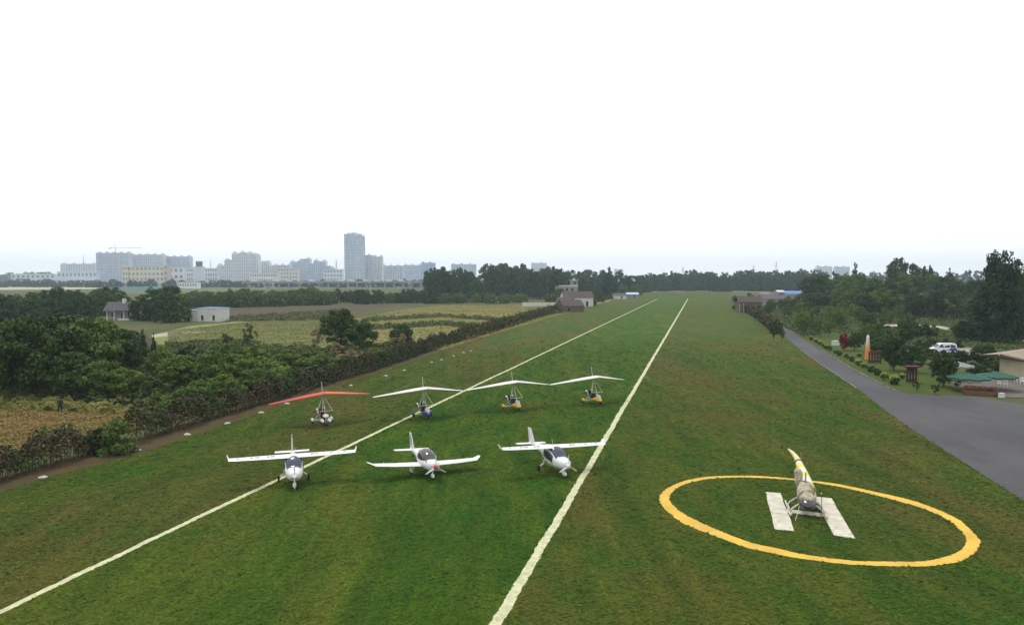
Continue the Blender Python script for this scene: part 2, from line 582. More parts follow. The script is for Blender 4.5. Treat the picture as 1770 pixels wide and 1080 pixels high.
# fields on the far side of the hedge
px_sheet('earth_strip', [(-60, 875), (0, 851), (83, 826), (172, 803), (240, 785), (333, 753), (417, 725), (480, 703), (570, 669), (660, 643), (760, 609.5), (880, 572), (880, 569), (760, 606), (660, 638), (570, 660), (470, 690), (350, 722), (240, 757), (120, 793), (0, 826), (-60, 850)], 0.036, EARTH)
NEARF = [(-120, 690), (0, 683), (70, 688), (160, 702), (250, 712), (330, 716), (250, 738), (120, 768), (0, 800), (-120, 830)]
px_sheet('crop_field', NEARF, 0.02, CROP_Y)
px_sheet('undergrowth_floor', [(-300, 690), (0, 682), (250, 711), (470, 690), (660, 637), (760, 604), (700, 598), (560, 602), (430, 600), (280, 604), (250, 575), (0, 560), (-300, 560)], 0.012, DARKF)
px_sheet('meadow_field', [(262, 579), (330, 563), (450, 552), (640, 552), (640, 600), (430, 602), (280, 603)], 0.02, MEADOW)
px_sheet('green_plot', [(290, 590), (420, 588), (430, 604), (280, 610)], 0.028, BRIGHTG)
px_sheet('field_path', [(262, 579), (300, 573), (352, 571), (356, 575.5), (310, 578), (264, 584)], 0.03, PALE)
px_sheet('fallow_field', [(383, 536), (500, 528), (600, 524), (740, 523), (640, 536), (600, 553), (383, 556)], 0.02, BROWNF)
GOLD = [(612, 551), (690, 536), (760, 528), (962, 526), (1000, 530), (980, 540), (870, 572), (770, 604), (640, 600), (615, 580)]
px_sheet('golden_field', GOLD, 0.025, CROP_G)
px_sheet('golden_field', [(1005, 519), (1062, 516), (1050, 522), (1000, 530)], 0.026, CROP_G)
px_sheet('runway_end_field', [(1110, 501), (1200, 500), (1330, 501.5), (1330, 505), (1200, 503.8), (1110, 505)], 0.06, soil_mat('end_field', (0.23, 0.24, 0.10), (0.19, 0.21, 0.08), 0.05))
px_sheet('far_beige_field', [(-400, 497), (170, 494), (168, 499.5), (-400, 505)], 0.08, soil_mat('beige_field', (0.42, 0.38, 0.26), (0.36, 0.32, 0.2), 0.02))
px_sheet('far_green_field', [(215, 502), (480, 494), (700, 494), (700, 499), (480, 500), (290, 508), (215, 508)], 0.09, soil_mat('far_meadow', (0.11, 0.135, 0.06), (0.09, 0.115, 0.05), 0.02))
# garden side
px_sheet('garden_lawn', [(1384, 580), (1440, 570), (1560, 590), (1600, 640), (1660, 676), (1690, 684), (1570, 679.5), (1528, 667), (1470, 636), (1420, 606)], 0.02, LAWN)
px_sheet('orchard_floor', [(1300, 535), (1420, 520), (1800, 530), (2100, 600), (2100, 660), (1700, 640), (1560, 588), (1440, 570), (1384, 580), (1350, 560)], 0.012, soil_mat('orchard_grass', (0.045, 0.070, 0.022), (0.070, 0.085, 0.03), 0.12))
px_sheet('garden_path', [(1494, 562), (1560, 560.5), (1625, 563.5), (1690, 576), (1780, 590), (1780, 594), (1690, 581), (1622, 567), (1560, 564), (1494, 565)], 0.03, PALE)
px_sheet('parking_ground', [(1566, 596), (1640, 596), (1740, 612), (1740, 622), (1640, 614), (1600, 616)], 0.032, soil_mat('parking_gravel', (0.30, 0.29, 0.24), (0.24, 0.235, 0.2), 0.6))
px_sheet('terrace_floor', [(1640, 660), (1700, 650), (1790, 655), (1830, 690), (1740, 687), (1690, 684)], 0.05, soil_mat('terrace_paving', (0.16, 0.14, 0.12), (0.12, 0.105, 0.09), 0.8))

# ------------------------------------------------------------------ vegetation
L_DARK = leaf_mat('leaves_dark', (0.0310, 0.0576, 0.0122), (0.0619, 0.0992, 0.0192), (0.0465, 0.0879, 0.0227))
L_MID = leaf_mat('leaves_mid', (0.0572, 0.1078, 0.0164), (0.1178, 0.1826, 0.0286), (0.0757, 0.1217, 0.0307))
L_LIGHT = leaf_mat('leaves_light', (0.0835, 0.1406, 0.0189), (0.1518, 0.2147, 0.0331), (0.1063, 0.1704, 0.0284))
L_CONI = leaf_mat('needles', (0.0221, 0.0466, 0.0199), (0.0391, 0.0752, 0.0278), (0.0318, 0.0603, 0.0298))
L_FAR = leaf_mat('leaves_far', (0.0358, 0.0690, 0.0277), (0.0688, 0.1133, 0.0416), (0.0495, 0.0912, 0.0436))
L_TOPI = leaf_mat('clipped_leaves', (0.035, 0.065, 0.014), (0.065, 0.095, 0.02), (0.045, 0.075, 0.02))
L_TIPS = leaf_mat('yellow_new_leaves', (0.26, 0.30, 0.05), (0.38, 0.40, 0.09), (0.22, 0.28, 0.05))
L_RED = leaf_mat('red_blossom', (0.1800, 0.0096, 0.0175), (0.2520, 0.0240, 0.0350), (0.1200, 0.0080, 0.0140))
L_DRY = leaf_mat('dry_stems', (0.22, 0.17, 0.08), (0.32, 0.25, 0.12), (0.26, 0.22, 0.09))
BARK = plain('bark', (0.075, 0.058, 0.042), 0.9, 0.1, 0.3, 6)

def blob_crown(seed, lobes, leaves, leaf, env, lobe_r, fill=0.25):
    """crown of a unit-height plant: leaf clumps on many small lobes spread through an envelope"""
    rg = np.random.default_rng(seed)
    C = []
    while len(C) < lobes:
        p = rg.uniform((-.5, -.5, 0), (.5, .5, 1))
        w = env(p[2])
        if w <= 0: continue
        r = math.hypot(p[0], p[1]) / w
        if r < 1 and rg.uniform() < 0.25 + 0.75 * r:
            C.append(p)
    C = np.array(C)
    rr = lobe_r * rg.uniform(0.6, 1.3, lobes)
    per = leaves // lobes
    P, N = [], []
    for c, r in zip(C, rr):
        d = rg.normal(0, 1, (per, 3)); d /= np.linalg.norm(d, axis=1, keepdims=True)
        d[:, 2] = np.abs(d[:, 2]) * np.where(rg.uniform(0, 1, per) < 0.72, 1, -1)
        rad = r * np.where(rg.uniform(0, 1, per) < fill, rg.uniform(0.2, 1, per), rg.uniform(0.8, 1.12, per))
        P.append(c + d * rad[:, None] * np.array([1, 1, 0.8])); N.append(d + np.array([0, 0, 0.25]))
    P, N = np.vstack(P), np.vstack(N)
    P[:, 2] = np.maximum(P[:, 2], 0.01)
    return leaf_cards(P, N, leaf, rg)

def trunk_mesh(seed, h, r, limbs, spread):
    rg = random.Random(seed)
    m = MB()
    pts = [(0, 0, -0.02), (rg.gauss(0, .008), rg.gauss(0, .008), h * .35), (rg.gauss(0, .015), rg.gauss(0, .015), h * .7), (rg.gauss(0, .02), rg.gauss(0, .02), h)]
    m.tube(pts, [r * 1.3, r, r * .7, r * .25], 7)
    for i in range(limbs):
        a = 6.283 * i / limbs + rg.uniform(-.4, .4); z = h * rg.uniform(.35, .75)
        e = (math.cos(a) * spread * rg.uniform(.6, 1), math.sin(a) * spread * rg.uniform(.6, 1), z + rg.uniform(.12, .3))
        m.tube([(0, 0, z), (e[0] * .5, e[1] * .5, z + (e[2] - z) * .6), e], [r * .5, r * .35, r * .12], 5)
    me = bpy.data.meshes.new('trunk')
    me.from_pydata(m.v, [], m.f)
    me.materials.append(BARK)
    return me

PROTO = {}
def proto(kind, n, env, lobes, leaves, leaf, lobe_r, trunk):
    PROTO[kind] = []
    for i in range(n):
        v, q = blob_crown((n * 977 + lobes * 131 + leaves) % 9999 + i * 17, lobes, leaves, leaf, env, lobe_r)
        me = np_mesh('crown_' + kind, v, q)
        PROTO[kind].append((me, trunk_mesh(i * 31 + lobes, *trunk)))

def env_broad(z):   # widths at relative height (radius, unit width 1)
    return 0.0 if z < .16 else 0.46 * math.sin(math.pi * min(1, (z - .10) / .92)) ** .55
def env_far(z):
    return 0.47 * math.sin(math.pi * min(1, .30 + z * .70)) ** .5 if z < .97 else 0
def env_tall(z):
    return 0.0 if z < .06 else 0.46 * math.sqrt(max(0, 1 - ((z - .38) / (.60 if z > .38 else .50)) ** 2))
def env_cone(z):
    return 0.0 if z < .05 else 0.44 * (1 - z) ** .8 + 0.02
def env_bush(z):
    return 0.44 * math.sqrt(max(0, 1 - (z / 1.0) ** 2.4)) if z < .92 else 0
def env_slim(z):
    return 0.0 if z < .2 else 0.38 * math.sin(math.pi * min(1, (z - .12) / .9)) ** .8
def env_ball(z):
    return 0.47 * math.sqrt(max(0, 1 - ((z - .5) / .52) ** 2))
proto('broad', 5, env_broad, 80, 8000, .034, .10, (.75, .022, 7, .3))
proto('tall', 4, env_tall, 110, 9000, .034, .085, (.85, .02, 7, .25))
def env_dome(z):
    return 0.0 if z < .05 or z > .93 else 0.44 * (math.sqrt(max(0, 1 - ((z - .35) / .64) ** 2)) if z > .35 else .8 + .2 * z / .35)
proto('dome', 2, env_dome, 190, 13000, .027, .085, (.85, .02, 7, .25))
proto('cone', 3, env_cone, 110, 5500, .034, .065, (.95, .02, 4, .1))
proto('bush', 5, env_bush, 34, 3800, .05, .14, (.5, .014, 7, .3))
proto('slim', 4, env_slim, 26, 1700, .040, .085, (.85, .012, 5, .2))
proto('far', 6, env_far, 95, 3800, .050, .09, (.7, .022, 4, .3))
proto('farcone', 2, env_cone, 40, 1300, .05, .065, (.95, .02, 3, .1))
proto('ball', 3, env_ball, 40, 3600, .055, .10, (.5, .04, 4, .2))
DATA = {}
def crown_data(kind, i, mat):
    key = (kind, i, mat.name)
    if key not in DATA:
        me = PROTO[kind][i][0].copy()
        me.materials.clear(); me.materials.append(mat)
        DATA[key] = me
    return DATA[key]

NP = 0
def plant(name, loc, h, w, kind, mat, label, cat, group=None, crown='crown', lean=0.0):
    global NP
    NP += 1
    k = NP % len(PROTO[kind])
    root = empty(name, (loc[0], loc[1], 0.0), 0, label, cat, group)
    rz = random.uniform(0, 6.28)
    wd = w * random.uniform(.95, 1.05)
    c = add_obj(crown, crown_data(kind, k, mat), None, root)
    t = add_obj('trunk', PROTO[kind][k][1], None, root)
    for o in (c, t):
        o.rotation_euler = (lean, 0, rz)
        o.scale = (wd, wd, h)
    return root

def tree_px(px, base, top, wpx, kind, mat, label, group=None, name='tree', cat='tree'):
    p = at(px, base)
    D = p.y
    return plant(name, p, max(.4, top_z(top, D)), wpx * D / F, kind, mat, label, cat, group)

def ranked(rows):
    r = sorted(range(len(rows)), key=lambda i: rows[i][0])
    return [r.index(i) for i in range(len(rows))]
ORD = 'first second third fourth fifth sixth seventh eighth ninth tenth eleventh twelfth thirteenth fourteenth fifteenth sixteenth seventeenth eighteenth nineteenth twentieth twenty-first twenty-second twenty-third twenty-fourth twenty-fifth twenty-sixth'.split()
def belt(x0, x1, base, top, wpx, n, kind, mat, label, group, jb=3, jt=5, name='tree', mass=None, ordinal=True):
    """a belt of n trees between two picture columns; base and top may be functions of x"""
    VV, QQ, nv = [], [], 0
    for i in range(n):
        x = x0 + (x1 - x0) * (i + random.uniform(.1, .9)) / n
        b = (base(x) if callable(base) else base) + random.uniform(-jb, jb)
        t = (top(x) if callable(top) else top) + random.uniform(-jt, jt)
        kd = random.choice(kind) if isinstance(kind, tuple) else kind
        mt = random.choice(mat) if isinstance(mat, tuple) else mat
        if mass:                    # far-off wood that reads as one mass
            me = random.choice(PROTO[kd])[0]
            v = np.empty(len(me.vertices) * 3, dtype=np.float32); me.vertices.foreach_get('co', v); v = v.reshape(-1, 3)
            p = at(x, b); w = wpx * random.uniform(.8, 1.25) * p.y / F; q = random.uniform(0, 6.28)
            v2 = np.stack([(v[:, 0] * math.cos(q) - v[:, 1] * math.sin(q)) * w + p.x, (v[:, 0] * math.sin(q) + v[:, 1] * math.cos(q)) * w + p.y, v[:, 2] * top_z(t, p.y)], 1)
            VV.append(v2); QQ.append(np.arange(len(v2)).reshape(-1, 4) + nv); nv += len(v2)
            continue
        lab = label + ', %s from the left' % ORD[i] if (3 < n <= 26 and len(label.split()) < 13) else label
        tree_px(x, b, t, wpx * random.uniform(.8, 1.25), kd, mt, lab, group, name)

    if mass:
        tag(add_obj(mass, np_mesh(mass, np.vstack(VV), np.vstack(QQ)), mat), label, 'far trees', None, 'stuff')

def lerp_tab(tab):
    return lambda x: float(np.interp(x, [a for a, b in tab], [b for a, b in tab]))

def undergrowth(name, poly, n, hmax, leaf, mat, label, seed, patch=6.0, holes=()):
    """low growth: leaf clumps over uneven mounds, nobody could count it"""
    rg = np.random.default_rng(seed)
    xy = scatter([(p.x, p.y) for p in poly], n, rg)
    for q in holes:
        xy = xy[~in_poly(xy[:, 0], xy[:, 1], [(v.x, v.y) for v in q])]
    n = len(xy)
    ph = rg.uniform(0, 6.28, 8)
    hh = np.zeros(n)
    for i in range(8):
        a = rg.uniform(0, 6.28); k = 6.28 / (patch * rg.uniform(.4, 1.6))
        hh += np.sin((xy[:, 0] * math.cos(a) + xy[:, 1] * math.sin(a)) * k + ph[i])
    hh = np.clip(hh / 5 + .45, 0.06, 1) * hmax
    z = hh * np.sqrt(rg.uniform(0.15, 1, n))
    P = np.stack([xy[:, 0], xy[:, 1], z], 1)
    N = np.tile((0, -.25, 1.0), (n, 1))
    v, q = leaf_cards(P, N, leaf, rg)
    return tag(add_obj(name, np_mesh(name, v, q), mat), label, name.replace('_', ' '), None, 'stuff')

def hedge(name, line, h, w, step, per, leaf, mat, label, seed, gap=None):
    """a clipped row: leaf clumps on a rounded bank along a line, on upright stems"""
    rg = np.random.default_rng(seed)
    pts = np.array([(p.x, p.y) for p in line])
    seg = np.linalg.norm(np.diff(pts, axis=0), axis=1); cum = np.r_[0, np.cumsum(seg)]
    ns = int(cum[-1] / step)
    s = rg.uniform(0, cum[-1], ns * per)
    cx, cy = np.interp(s, cum, pts[:, 0]), np.interp(s, cum, pts[:, 1])
    wob = 1 + .22 * np.sin(s * .9 + 1) + .15 * np.sin(s * 2.3) + .12 * np.sin(s * .31)
    q = rg.uniform(0, math.pi, len(s))
    rr = rg.uniform(.7, 1.08, len(s))
    tx = np.gradient(cx, s) if False else None
    i = np.clip(np.searchsorted(cum, s) - 1, 0, len(seg) - 1)
    d = np.diff(pts, axis=0)[i] / seg[i][:, None]
    nx, ny = -d[:, 1], d[:, 0]
    off = np.cos(q) * w / 2 * rr * wob
    z = h * wob * np.sign(np.sin(q)) * np.abs(np.sin(q)) ** .55 * rr
    P = np.stack([cx + nx * off, cy + ny * off, np.maximum(z, .05)], 1)
    N = np.stack([nx * np.cos(q), ny * np.cos(q), np.sin(q) + .2], 1)
    v, qd = leaf_cards(P, N, leaf, rg)
    root = empty(name, (0, 0, 0), 0, label, 'hedge')
    add_obj('foliage', np_mesh('foliage', v, qd), mat, root)
    m = MB()
    for k in range(min(220, ns)):
        a = cum[-1] * (k + rg.uniform(.2, .8)) / min(220, ns)
        x, y = np.interp(a, cum, pts[:, 0]), np.interp(a, cum, pts[:, 1])
        m.tube([(x, y, -.02), (x + rg.normal(0, .06), y + rg.normal(0, .06), h * .8)], [.03, .012], 5)
    tag(m.build('stems', BARK, root), None, None, None, 'stuff')
    return root

H_BROWN = field_leaf_mat('hedge_russet', (0.0600, 0.0454, 0.0250), (0.0960, 0.0691, 0.0360), (0.0480, 0.0691, 0.0220), 0.35)
H_GREEN = field_leaf_mat('hedge_green', (0.0412, 0.0664, 0.0160), (0.0703, 0.0995, 0.0231), (0.0821, 0.0739, 0.0267), 0.12)
U_DARK = field_leaf_mat('scrub_dark', (0.0411, 0.0678, 0.0134), (0.0714, 0.1097, 0.0200), (0.0851, 0.0888, 0.0251), 0.3)
U_MID = field_leaf_mat('scrub_mid', (0.0528, 0.0873, 0.0162), (0.0990, 0.1388, 0.0270), (0.0686, 0.0820, 0.0234), 0.25)
U_CROP = field_leaf_mat('crop_leaves', (0.1955, 0.2040, 0.0385), (0.2760, 0.2700, 0.0605), (0.2530, 0.1620, 0.0385), 0.10)
U_GOLD = field_leaf_mat('stubble', (0.2375, 0.2063, 0.0633), (0.3250, 0.2687, 0.0978), (0.1938, 0.2000, 0.0633), 0.06)
U_MEAD = field_leaf_mat('meadow_growth_leaves', (0.16, 0.165, 0.055), (0.21, 0.20, 0.075), (0.135, 0.155, 0.05), 0.08)
U_ORCH = field_leaf_mat('orchard_scrub', (0.0390, 0.0699, 0.0156), (0.0688, 0.1024, 0.0218), (0.0861, 0.1084, 0.0274), 0.12)

# --- left side of the airfield
HB = [(-60, 852), (0, 830), (60, 812), (120, 795), (170, 781)]
hedge('hedge', [at(*p) for p in HB], 2.1, 1.5, .25, 90, .17, H_BROWN, 'russet hedge row by the crop field, ending at a green bush', 1)
HB2 = [(228, 765), (300, 743), (400, 713), (500, 683), (590, 655), (660, 634), (745, 604), (800, 588)]
hedge('hedge', [at(*p) for p in HB2], 2.2, 1.6, .25, 70, .20, H_BROWN, 'long russet hedge row running behind the red winged trike', 2)
HB3 = [(800, 588), (880, 564), (940, 545), (985, 532), (1050, 518), (1110, 508)]
hedge('hedge', [at(*p) for p in HB3], 2.4, 2.2, .6, 60, .34, H_GREEN, 'dull green hedge row running past the farm to the runway end', 3)
tree_px(205, 783, 724, 62, 'bush', L_MID, 'bushy bright green shrub standing in the gap of the russet hedge', name='shrub', cat='shrub')
tree_px(166, 783, 737, 46, 'bush', L_DARK, 'dark green shrub at the end of the russet hedge', name='shrub', cat='shrub')
hedge_g = None
tree_px(690, 612, 572, 34, 'slim', L_DRY, 'thin half-dry sapling at the russet hedge', name='sapling', cat='sapling')

undergrowth('scrub', [at(*p) for p in [(-250, 700), (0, 684), (120, 694), (250, 712), (340, 720), (470, 684), (640, 634), (745, 602), (700, 596), (560, 604), (430, 602), (280, 606), (200, 600), (0, 600), (-250, 600)]], 60000, 1.5, .34, U_DARK, 'dark low scrub filling the ground between hedge and trees', 11)
U_TAN = field_leaf_mat('tan_crop', (0.22, 0.15, 0.045), (0.27, 0.19, 0.065), (0.20, 0.165, 0.045), 0.12)
U_YGR = field_leaf_mat('yellow_green_crop', (0.17, 0.185, 0.04), (0.24, 0.245, 0.065), (0.22, 0.215, 0.06), 0.2)
undergrowth('crop', [at(*p) for p in [(-120, 706), (0, 704), (90, 709), (250, 716), (330, 717), (250, 740), (120, 770), (0, 802), (-120, 832)]], 60000, .30, .13, U_TAN, 'tan ripe crop in the front part of the small field behind the hedge', 12, 3)
undergrowth('crop', [at(*p) for p in [(-120, 690), (0, 683), (70, 688), (160, 702), (250, 712), (240, 717), (90, 711), (0, 707), (-120, 709)]], 40000, .75, .16, U_YGR, 'yellow-green crop in the rear part of the small field', 16, 3)
undergrowth('stubble', [at(*p) for p in GOLD], 90000, .25, .22, U_GOLD, 'golden crop covering the big field behind the hedge', 13, 9)
undergrowth('meadow_growth', [at(*p) for p in [(290, 572), (450, 554), (640, 552), (640, 598), (430, 600), (290, 600)]], 50000, .22, .18, U_MEAD, 'pale dry meadow growth near the white flat-roofed house', 14, 8)
undergrowth('green_growth', [at(*p) for p in [(285, 592), (420, 588), (470, 602), (440, 622), (285, 616)]], 7000, .9, .34, U_MID, 'bright green growth on the plot beside the meadow', 15, 8)
for i, pl in enumerate(([(625, 552), (760, 545), (890, 553), (885, 557), (760, 549), (630, 557)], [(632, 566), (760, 558), (870, 566), (860, 571), (760, 564), (640, 571)], [(905, 545), (960, 538), (975, 541), (910, 551)], [(383, 549), (500, 542), (600, 535), (600, 552), (383, 556)])):
    undergrowth('field_ridge_growth', [at(*p) for p in pl], 5000, 1.1, .4, (U_MID, U_MID, U_MID, U_DARK)[i], ('green weeds on the far ridge across the golden field', 'green weeds on the near ridge across the golden field', 'dark weeds by the farm shed corner of the golden field', 'brown weeds on the fallow strip')[i], 20 + i, 4)

# big trees at the left edge
g = 'dense trees at the left edge of the photo'
lb = 'dense dark broadleaf tree in the clump above the crop field'
rows = [(-40, 690, 562, 130), (35, 692, 556, 120), (95, 676, 560, 110), (150, 668, 552, 120), (205, 655, 570, 90), (-20, 645, 545, 120), (60, 640, 548, 110), (125, 632, 540, 105), (160, 625, 550, 80), (20, 668, 580, 100), (120, 688, 610, 90), (180, 690, 625, 80)]
for k, (x, b, t, w) in zip(ranked(rows), rows):
    tree_px(x, b, t, w, 'broad', random.choice((L_DARK, L_DARK, L_MID)), lb + ', %s from the left' % ORD[k], g)
for x, b, t, w, q in [(217, 640, 578, 17, 'leftmost of three'), (266, 640, 572, 17, 'rightmost of three'), (247, 624, 566, 20, 'middle and farthest of three')]:
    tree_px(x, b, t, w, 'cone', L_CONI, 'slender dark conifer in the scrub, ' + q, 'slender conifers in the scrub')
# scrub trees between the hedge and the meadow
g = 'young trees in the scrub behind the hedge'
lb = 'bushy young tree in the scrub behind the russet hedge'
rows = [(215, 690, 630, 78), (262, 694, 640, 70), (310, 676, 606, 80), (360, 672, 598, 84), (405, 668, 604, 84), (455, 664, 610, 84), (500, 655, 604, 78), (545, 650, 606, 76), (590, 638, 606, 56), (340, 706, 650, 72), (390, 694, 640, 72), (440, 684, 630, 70), (490, 676, 626, 66), (540, 664, 622, 64), (290, 712, 662, 66), (280, 650, 590, 60), (330, 640, 588, 60), (390, 636, 586, 66), (440, 634, 586, 60), (490, 630, 590, 60), (540, 626, 596, 60), (620, 628, 600, 40), (650, 626, 598, 44)]
for k, (x, b, t, w) in zip(ranked(rows), rows):
    tree_px(x, b, t + 8, w * .92, random.choice(('bush', 'bush', 'broad')), (L_LIGHT if k in (0, 3, 8, 12, 16) else random.choice((L_MID, L_MID, L_DARK, L_LIGHT, L_LIGHT))), lb + ', %s from the left' % ORD[k], g)
tree_px(433, 606, 556, 30, 'slim', L_MID, 'thin-crowned young tree rising over the scrub before the meadow', name='tree')
tree_px(393, 606, 572, 22, 'slim', L_DARK, 'small narrow tree left of the thin-crowned one before the meadow', name='tree')
tree_px(590, 607, 536, 70, 'broad', L_DARK, 'large round dark tree standing alone between meadow and golden field')
tree_px(628, 608, 556, 52, 'broad', L_DARK, 'lower dark tree grown against the large round one')
tree_px(694, 607, 560, 42, 'broad', L_DARK, 'small dark round tree at the hedge before the golden field')
tree_px(548, 603, 560, 30, 'slim', L_DRY, 'bare brownish sapling beside the large round dark tree', name='sapling', cat='sapling')
for x, b, w in [(605, 624, 44), (625, 630, 40), (580, 612, 30)]:
    tree_px(x, b, b - 22, w, 'bush', L_DRY, 'straw coloured bush before the large round dark tree', 'straw coloured bushes', 'shrub', 'shrub')
# belts behind
belt(-60, 210, lerp_tab([(-60, 552), (210, 543)]), lerp_tab([(-60, 506), (60, 506), (100, 498), (170, 503), (210, 500)]), 46, 16, 'far', (L_MID, L_DARK), 'round green tree in the belt left of the pillared house', 'belt left of the pillared house')
belt(235, 310, 556, 505, 40, 4, 'far', (L_DARK, L_MID), 'dark tree between the pillared house and the white flat-roofed house', 'trees between the two houses', 4, 12)
tree_px(290, 548, 494, 56, 'broad', L_DARK, 'tall dark domed tree behind the two field houses')
tree_px(192, 540, 497, 56, 'broad', L_DARK, 'dark domed tree just behind the roof of the pillared house')
belt(318, 575, lerp_tab([(318, 532), (575, 524)]), lerp_tab([(318, 505), (400, 501), (470, 500), (540, 496), (575, 503)]), 30, 22, 'far', (L_MID, L_MID, L_DARK), 'round green tree in the belt behind the fallow strip', 'belt behind the fallow strip', 3, 3)
belt(330, 580, 527, 508, 24, 14, 'far', (L_MID, L_LIGHT), 'low green tree at the foot of the belt behind the fallow strip', 'low trees behind the fallow strip', 2, 3)
belt(585, 745, 524, 502, 26, 14, 'far', (L_MID, L_DARK), 'low green tree in the belt under the high-rise tower', 'low belt under the tower', 2, 4)
belt(735, 830, 520, lerp_tab([(735, 470), (757, 458), (775, 464), (800, 462), (830, 480)]), 34, 8, 'tall', L_FAR, 'tall dark tree in the clump before the blue high-rise', 'clump before the blue high-rise', 3, 3)
belt(835, 1000, 514, lerp_tab([(835, 458), (870, 451), (905, 460), (940, 462), (1000, 468)]), 40, 13, 'tall', L_FAR, 'tall dark tree in the clump behind the farm', 'clump behind the farm', 4, 4)
belt(760, 905, 523, 507, 26, 9, 'far', (L_LIGHT, L_MID), 'low bright green tree before the clump behind the farm', 'low trees before the farm clump', 1.5, 3)
belt(1000, 1110, 508, lerp_tab([(1000, 464), (1050, 470), (1110, 474)]), 34, 9, 'far', L_FAR, 'dark tree in the row right of the farm', 'trees right of the farm', 3, 4)
tree_px(1053, 512, 459, 34, 'cone', L_CONI, 'tall pointed conifer right of the farm by the runway')
belt(1070, 1110, 510, 490, 20, 4, 'far', L_MID, 'low green tree beside the pointed conifer', 'low trees by the conifer', 1, 2)
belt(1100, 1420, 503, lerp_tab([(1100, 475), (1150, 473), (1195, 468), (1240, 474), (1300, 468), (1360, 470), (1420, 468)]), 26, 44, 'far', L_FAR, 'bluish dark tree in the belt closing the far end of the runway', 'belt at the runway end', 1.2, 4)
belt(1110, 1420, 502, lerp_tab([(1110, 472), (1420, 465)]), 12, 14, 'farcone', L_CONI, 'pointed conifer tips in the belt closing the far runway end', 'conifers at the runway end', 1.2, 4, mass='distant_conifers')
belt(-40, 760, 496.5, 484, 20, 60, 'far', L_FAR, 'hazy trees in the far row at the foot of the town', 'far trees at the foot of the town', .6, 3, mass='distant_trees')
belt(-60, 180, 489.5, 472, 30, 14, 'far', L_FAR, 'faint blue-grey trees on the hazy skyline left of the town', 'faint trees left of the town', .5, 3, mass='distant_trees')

for x, b, t, w, q in [(955, 527, 505, 30, 'low tree before the left end of the farm'), (1020, 528, 508, 26, 'small round tree at the right corner of the farm'), (968, 520, 496, 26, 'tree behind the small white farm house'), (1034, 522, 500, 24, 'round tree between the farm and the pointed conifer'), (1296, 526, 506, 20, 'tree at the left corner of the long brown-roofed farmhouse'), (1334, 534, 516, 20, 'tree before the narrow white house front'), (1358, 536, 512, 30, 'tree before the long purple-grey roof'), (1384, 536, 508, 34, 'round tree right of the long purple-grey roof'), (1320, 544, 528, 16, 'low tree before the pale gate posts')]:
    tree_px(x, b, t, w, 'far', L_MID, q)

# --- right side: hedge along the road, orchard, belts
RH = [(1270, 520), (1290, 538), (1318, 555), (1345, 578)]
hedge('hedge', [at(*p) for p in RH], 2.4, 2.2, .5, 70, .36, H_GREEN, 'loose green hedge between the runway grass and the road', 4)
tree_px(1281, 535, 512, 28, 'bush', L_DARK, 'dark round bush at the roofless farm by the road', name='shrub', cat='shrub')
for x, b, t, w, q in [(1337, 590, 552, 22, 'taller'), (1350, 592, 560, 16, 'thinner')]:
    tree_px(x, b, t, w, 'slim', L_DARK, q + ' small dark tree at the near end of the hedge by the road', 'small trees at the hedge end')
ORCH = [(1310, 540), (1420, 522), (1600, 540), (1800, 560), (1800, 640), (1700, 636), (1610, 590), (1500, 588), (1440, 574), (1390, 584), (1355, 566)]
undergrowth('orchard_growth', [at(*p) for p in ORCH], 60000, .7, .36, U_ORCH, 'patchy low green growth between the garden trees', 30, 10, [[at(*q) for q in [(1490, 561), (1560, 559.5), (1625, 562.5), (1690, 575), (1800, 590), (1800, 598), (1690, 584), (1622, 570), (1560, 567), (1490, 568)]], [at(*q) for q in [(1560, 594), (1640, 594), (1745, 610), (1745, 626), (1640, 618), (1600, 620)]]])
g = 'young garden trees across the road'
for i in range(64):
    x = random.uniform(1325, 1560); y = random.uniform(538, 584)
    if y > 548 + (x - 1325) * .55 or (x > 1440 and y > 572): continue
    hpx = random.uniform(20, 34) * (0.75 + (y - 538) / 90)
    tree_px(x, y, y - hpx, hpx * random.uniform(.6, .85), random.choice(('slim', 'slim', 'broad')), random.choice((L_MID, L_MID, L_LIGHT, L_LIGHT)), 'young green tree in the garden rows across the road', g)
g = 'garden trees around the parking place'
for i in range(60):
    x = random.uniform(1480, 1800); y = random.uniform(540, 600)
    hpx = random.uniform(16, 32) * (0.75 + (y - 538) / 110)
    if (1590 < x < 1680 and y > 590) or 555 < y < 572: continue
    tree_px(x, y, y - hpx, hpx * random.uniform(.8, 1.15), random.choice(('broad', 'bush', 'slim')), random.choice((L_MID, L_DARK, L_MID, L_LIGHT)), 'leafy garden tree beyond the parked van', g)
belt(1400, 1800, lerp_tab([(1400, 524), (1500, 532), (1800, 548)]), lerp_tab([(1400, 482), (1480, 478), (1520, 484), (1580, 475), (1660, 490), (1800, 486)]), 52, 26, 'broad', (L_DARK, L_FAR, L_MID), 'dark broadleaf tree in the wood behind the garden', 'wood behind the garden', 5, 6)
belt(1400, 1800, lerp_tab([(1400, 530), (1500, 545), (1800, 560)]), lerp_tab([(1400, 505), (1500, 503), (1650, 512), (1800, 510)]), 44, 20, 'broad', (L_DARK, L_MID, L_LIGHT), 'lower tree at the front edge of the wood behind the garden', 'front edge of the wood', 4, 6)
for x, b, t, w, q in [(1551, 527, 445, 42, 'taller'), (1584, 527, 447, 38, 'narrower')]:
    tree_px(x, b, t, w, 'tall', L_DARK, q + ' tree of the loose-crowned pair rising over the wood', 'tall pair over the wood')
for x, b, t, w, s in [(1477, 525, 450, 24, 'tall narrow conifer at the edge of the wood below the pale towers'), (1606, 530, 454, 28, 'conifer beside the tall pair over the wood'), (1641, 525, 460, 24, 'lone pointed conifer between the tall pair and the giant tree')]:
    tree_px(x, b, t, w, 'cone', L_CONI, s)
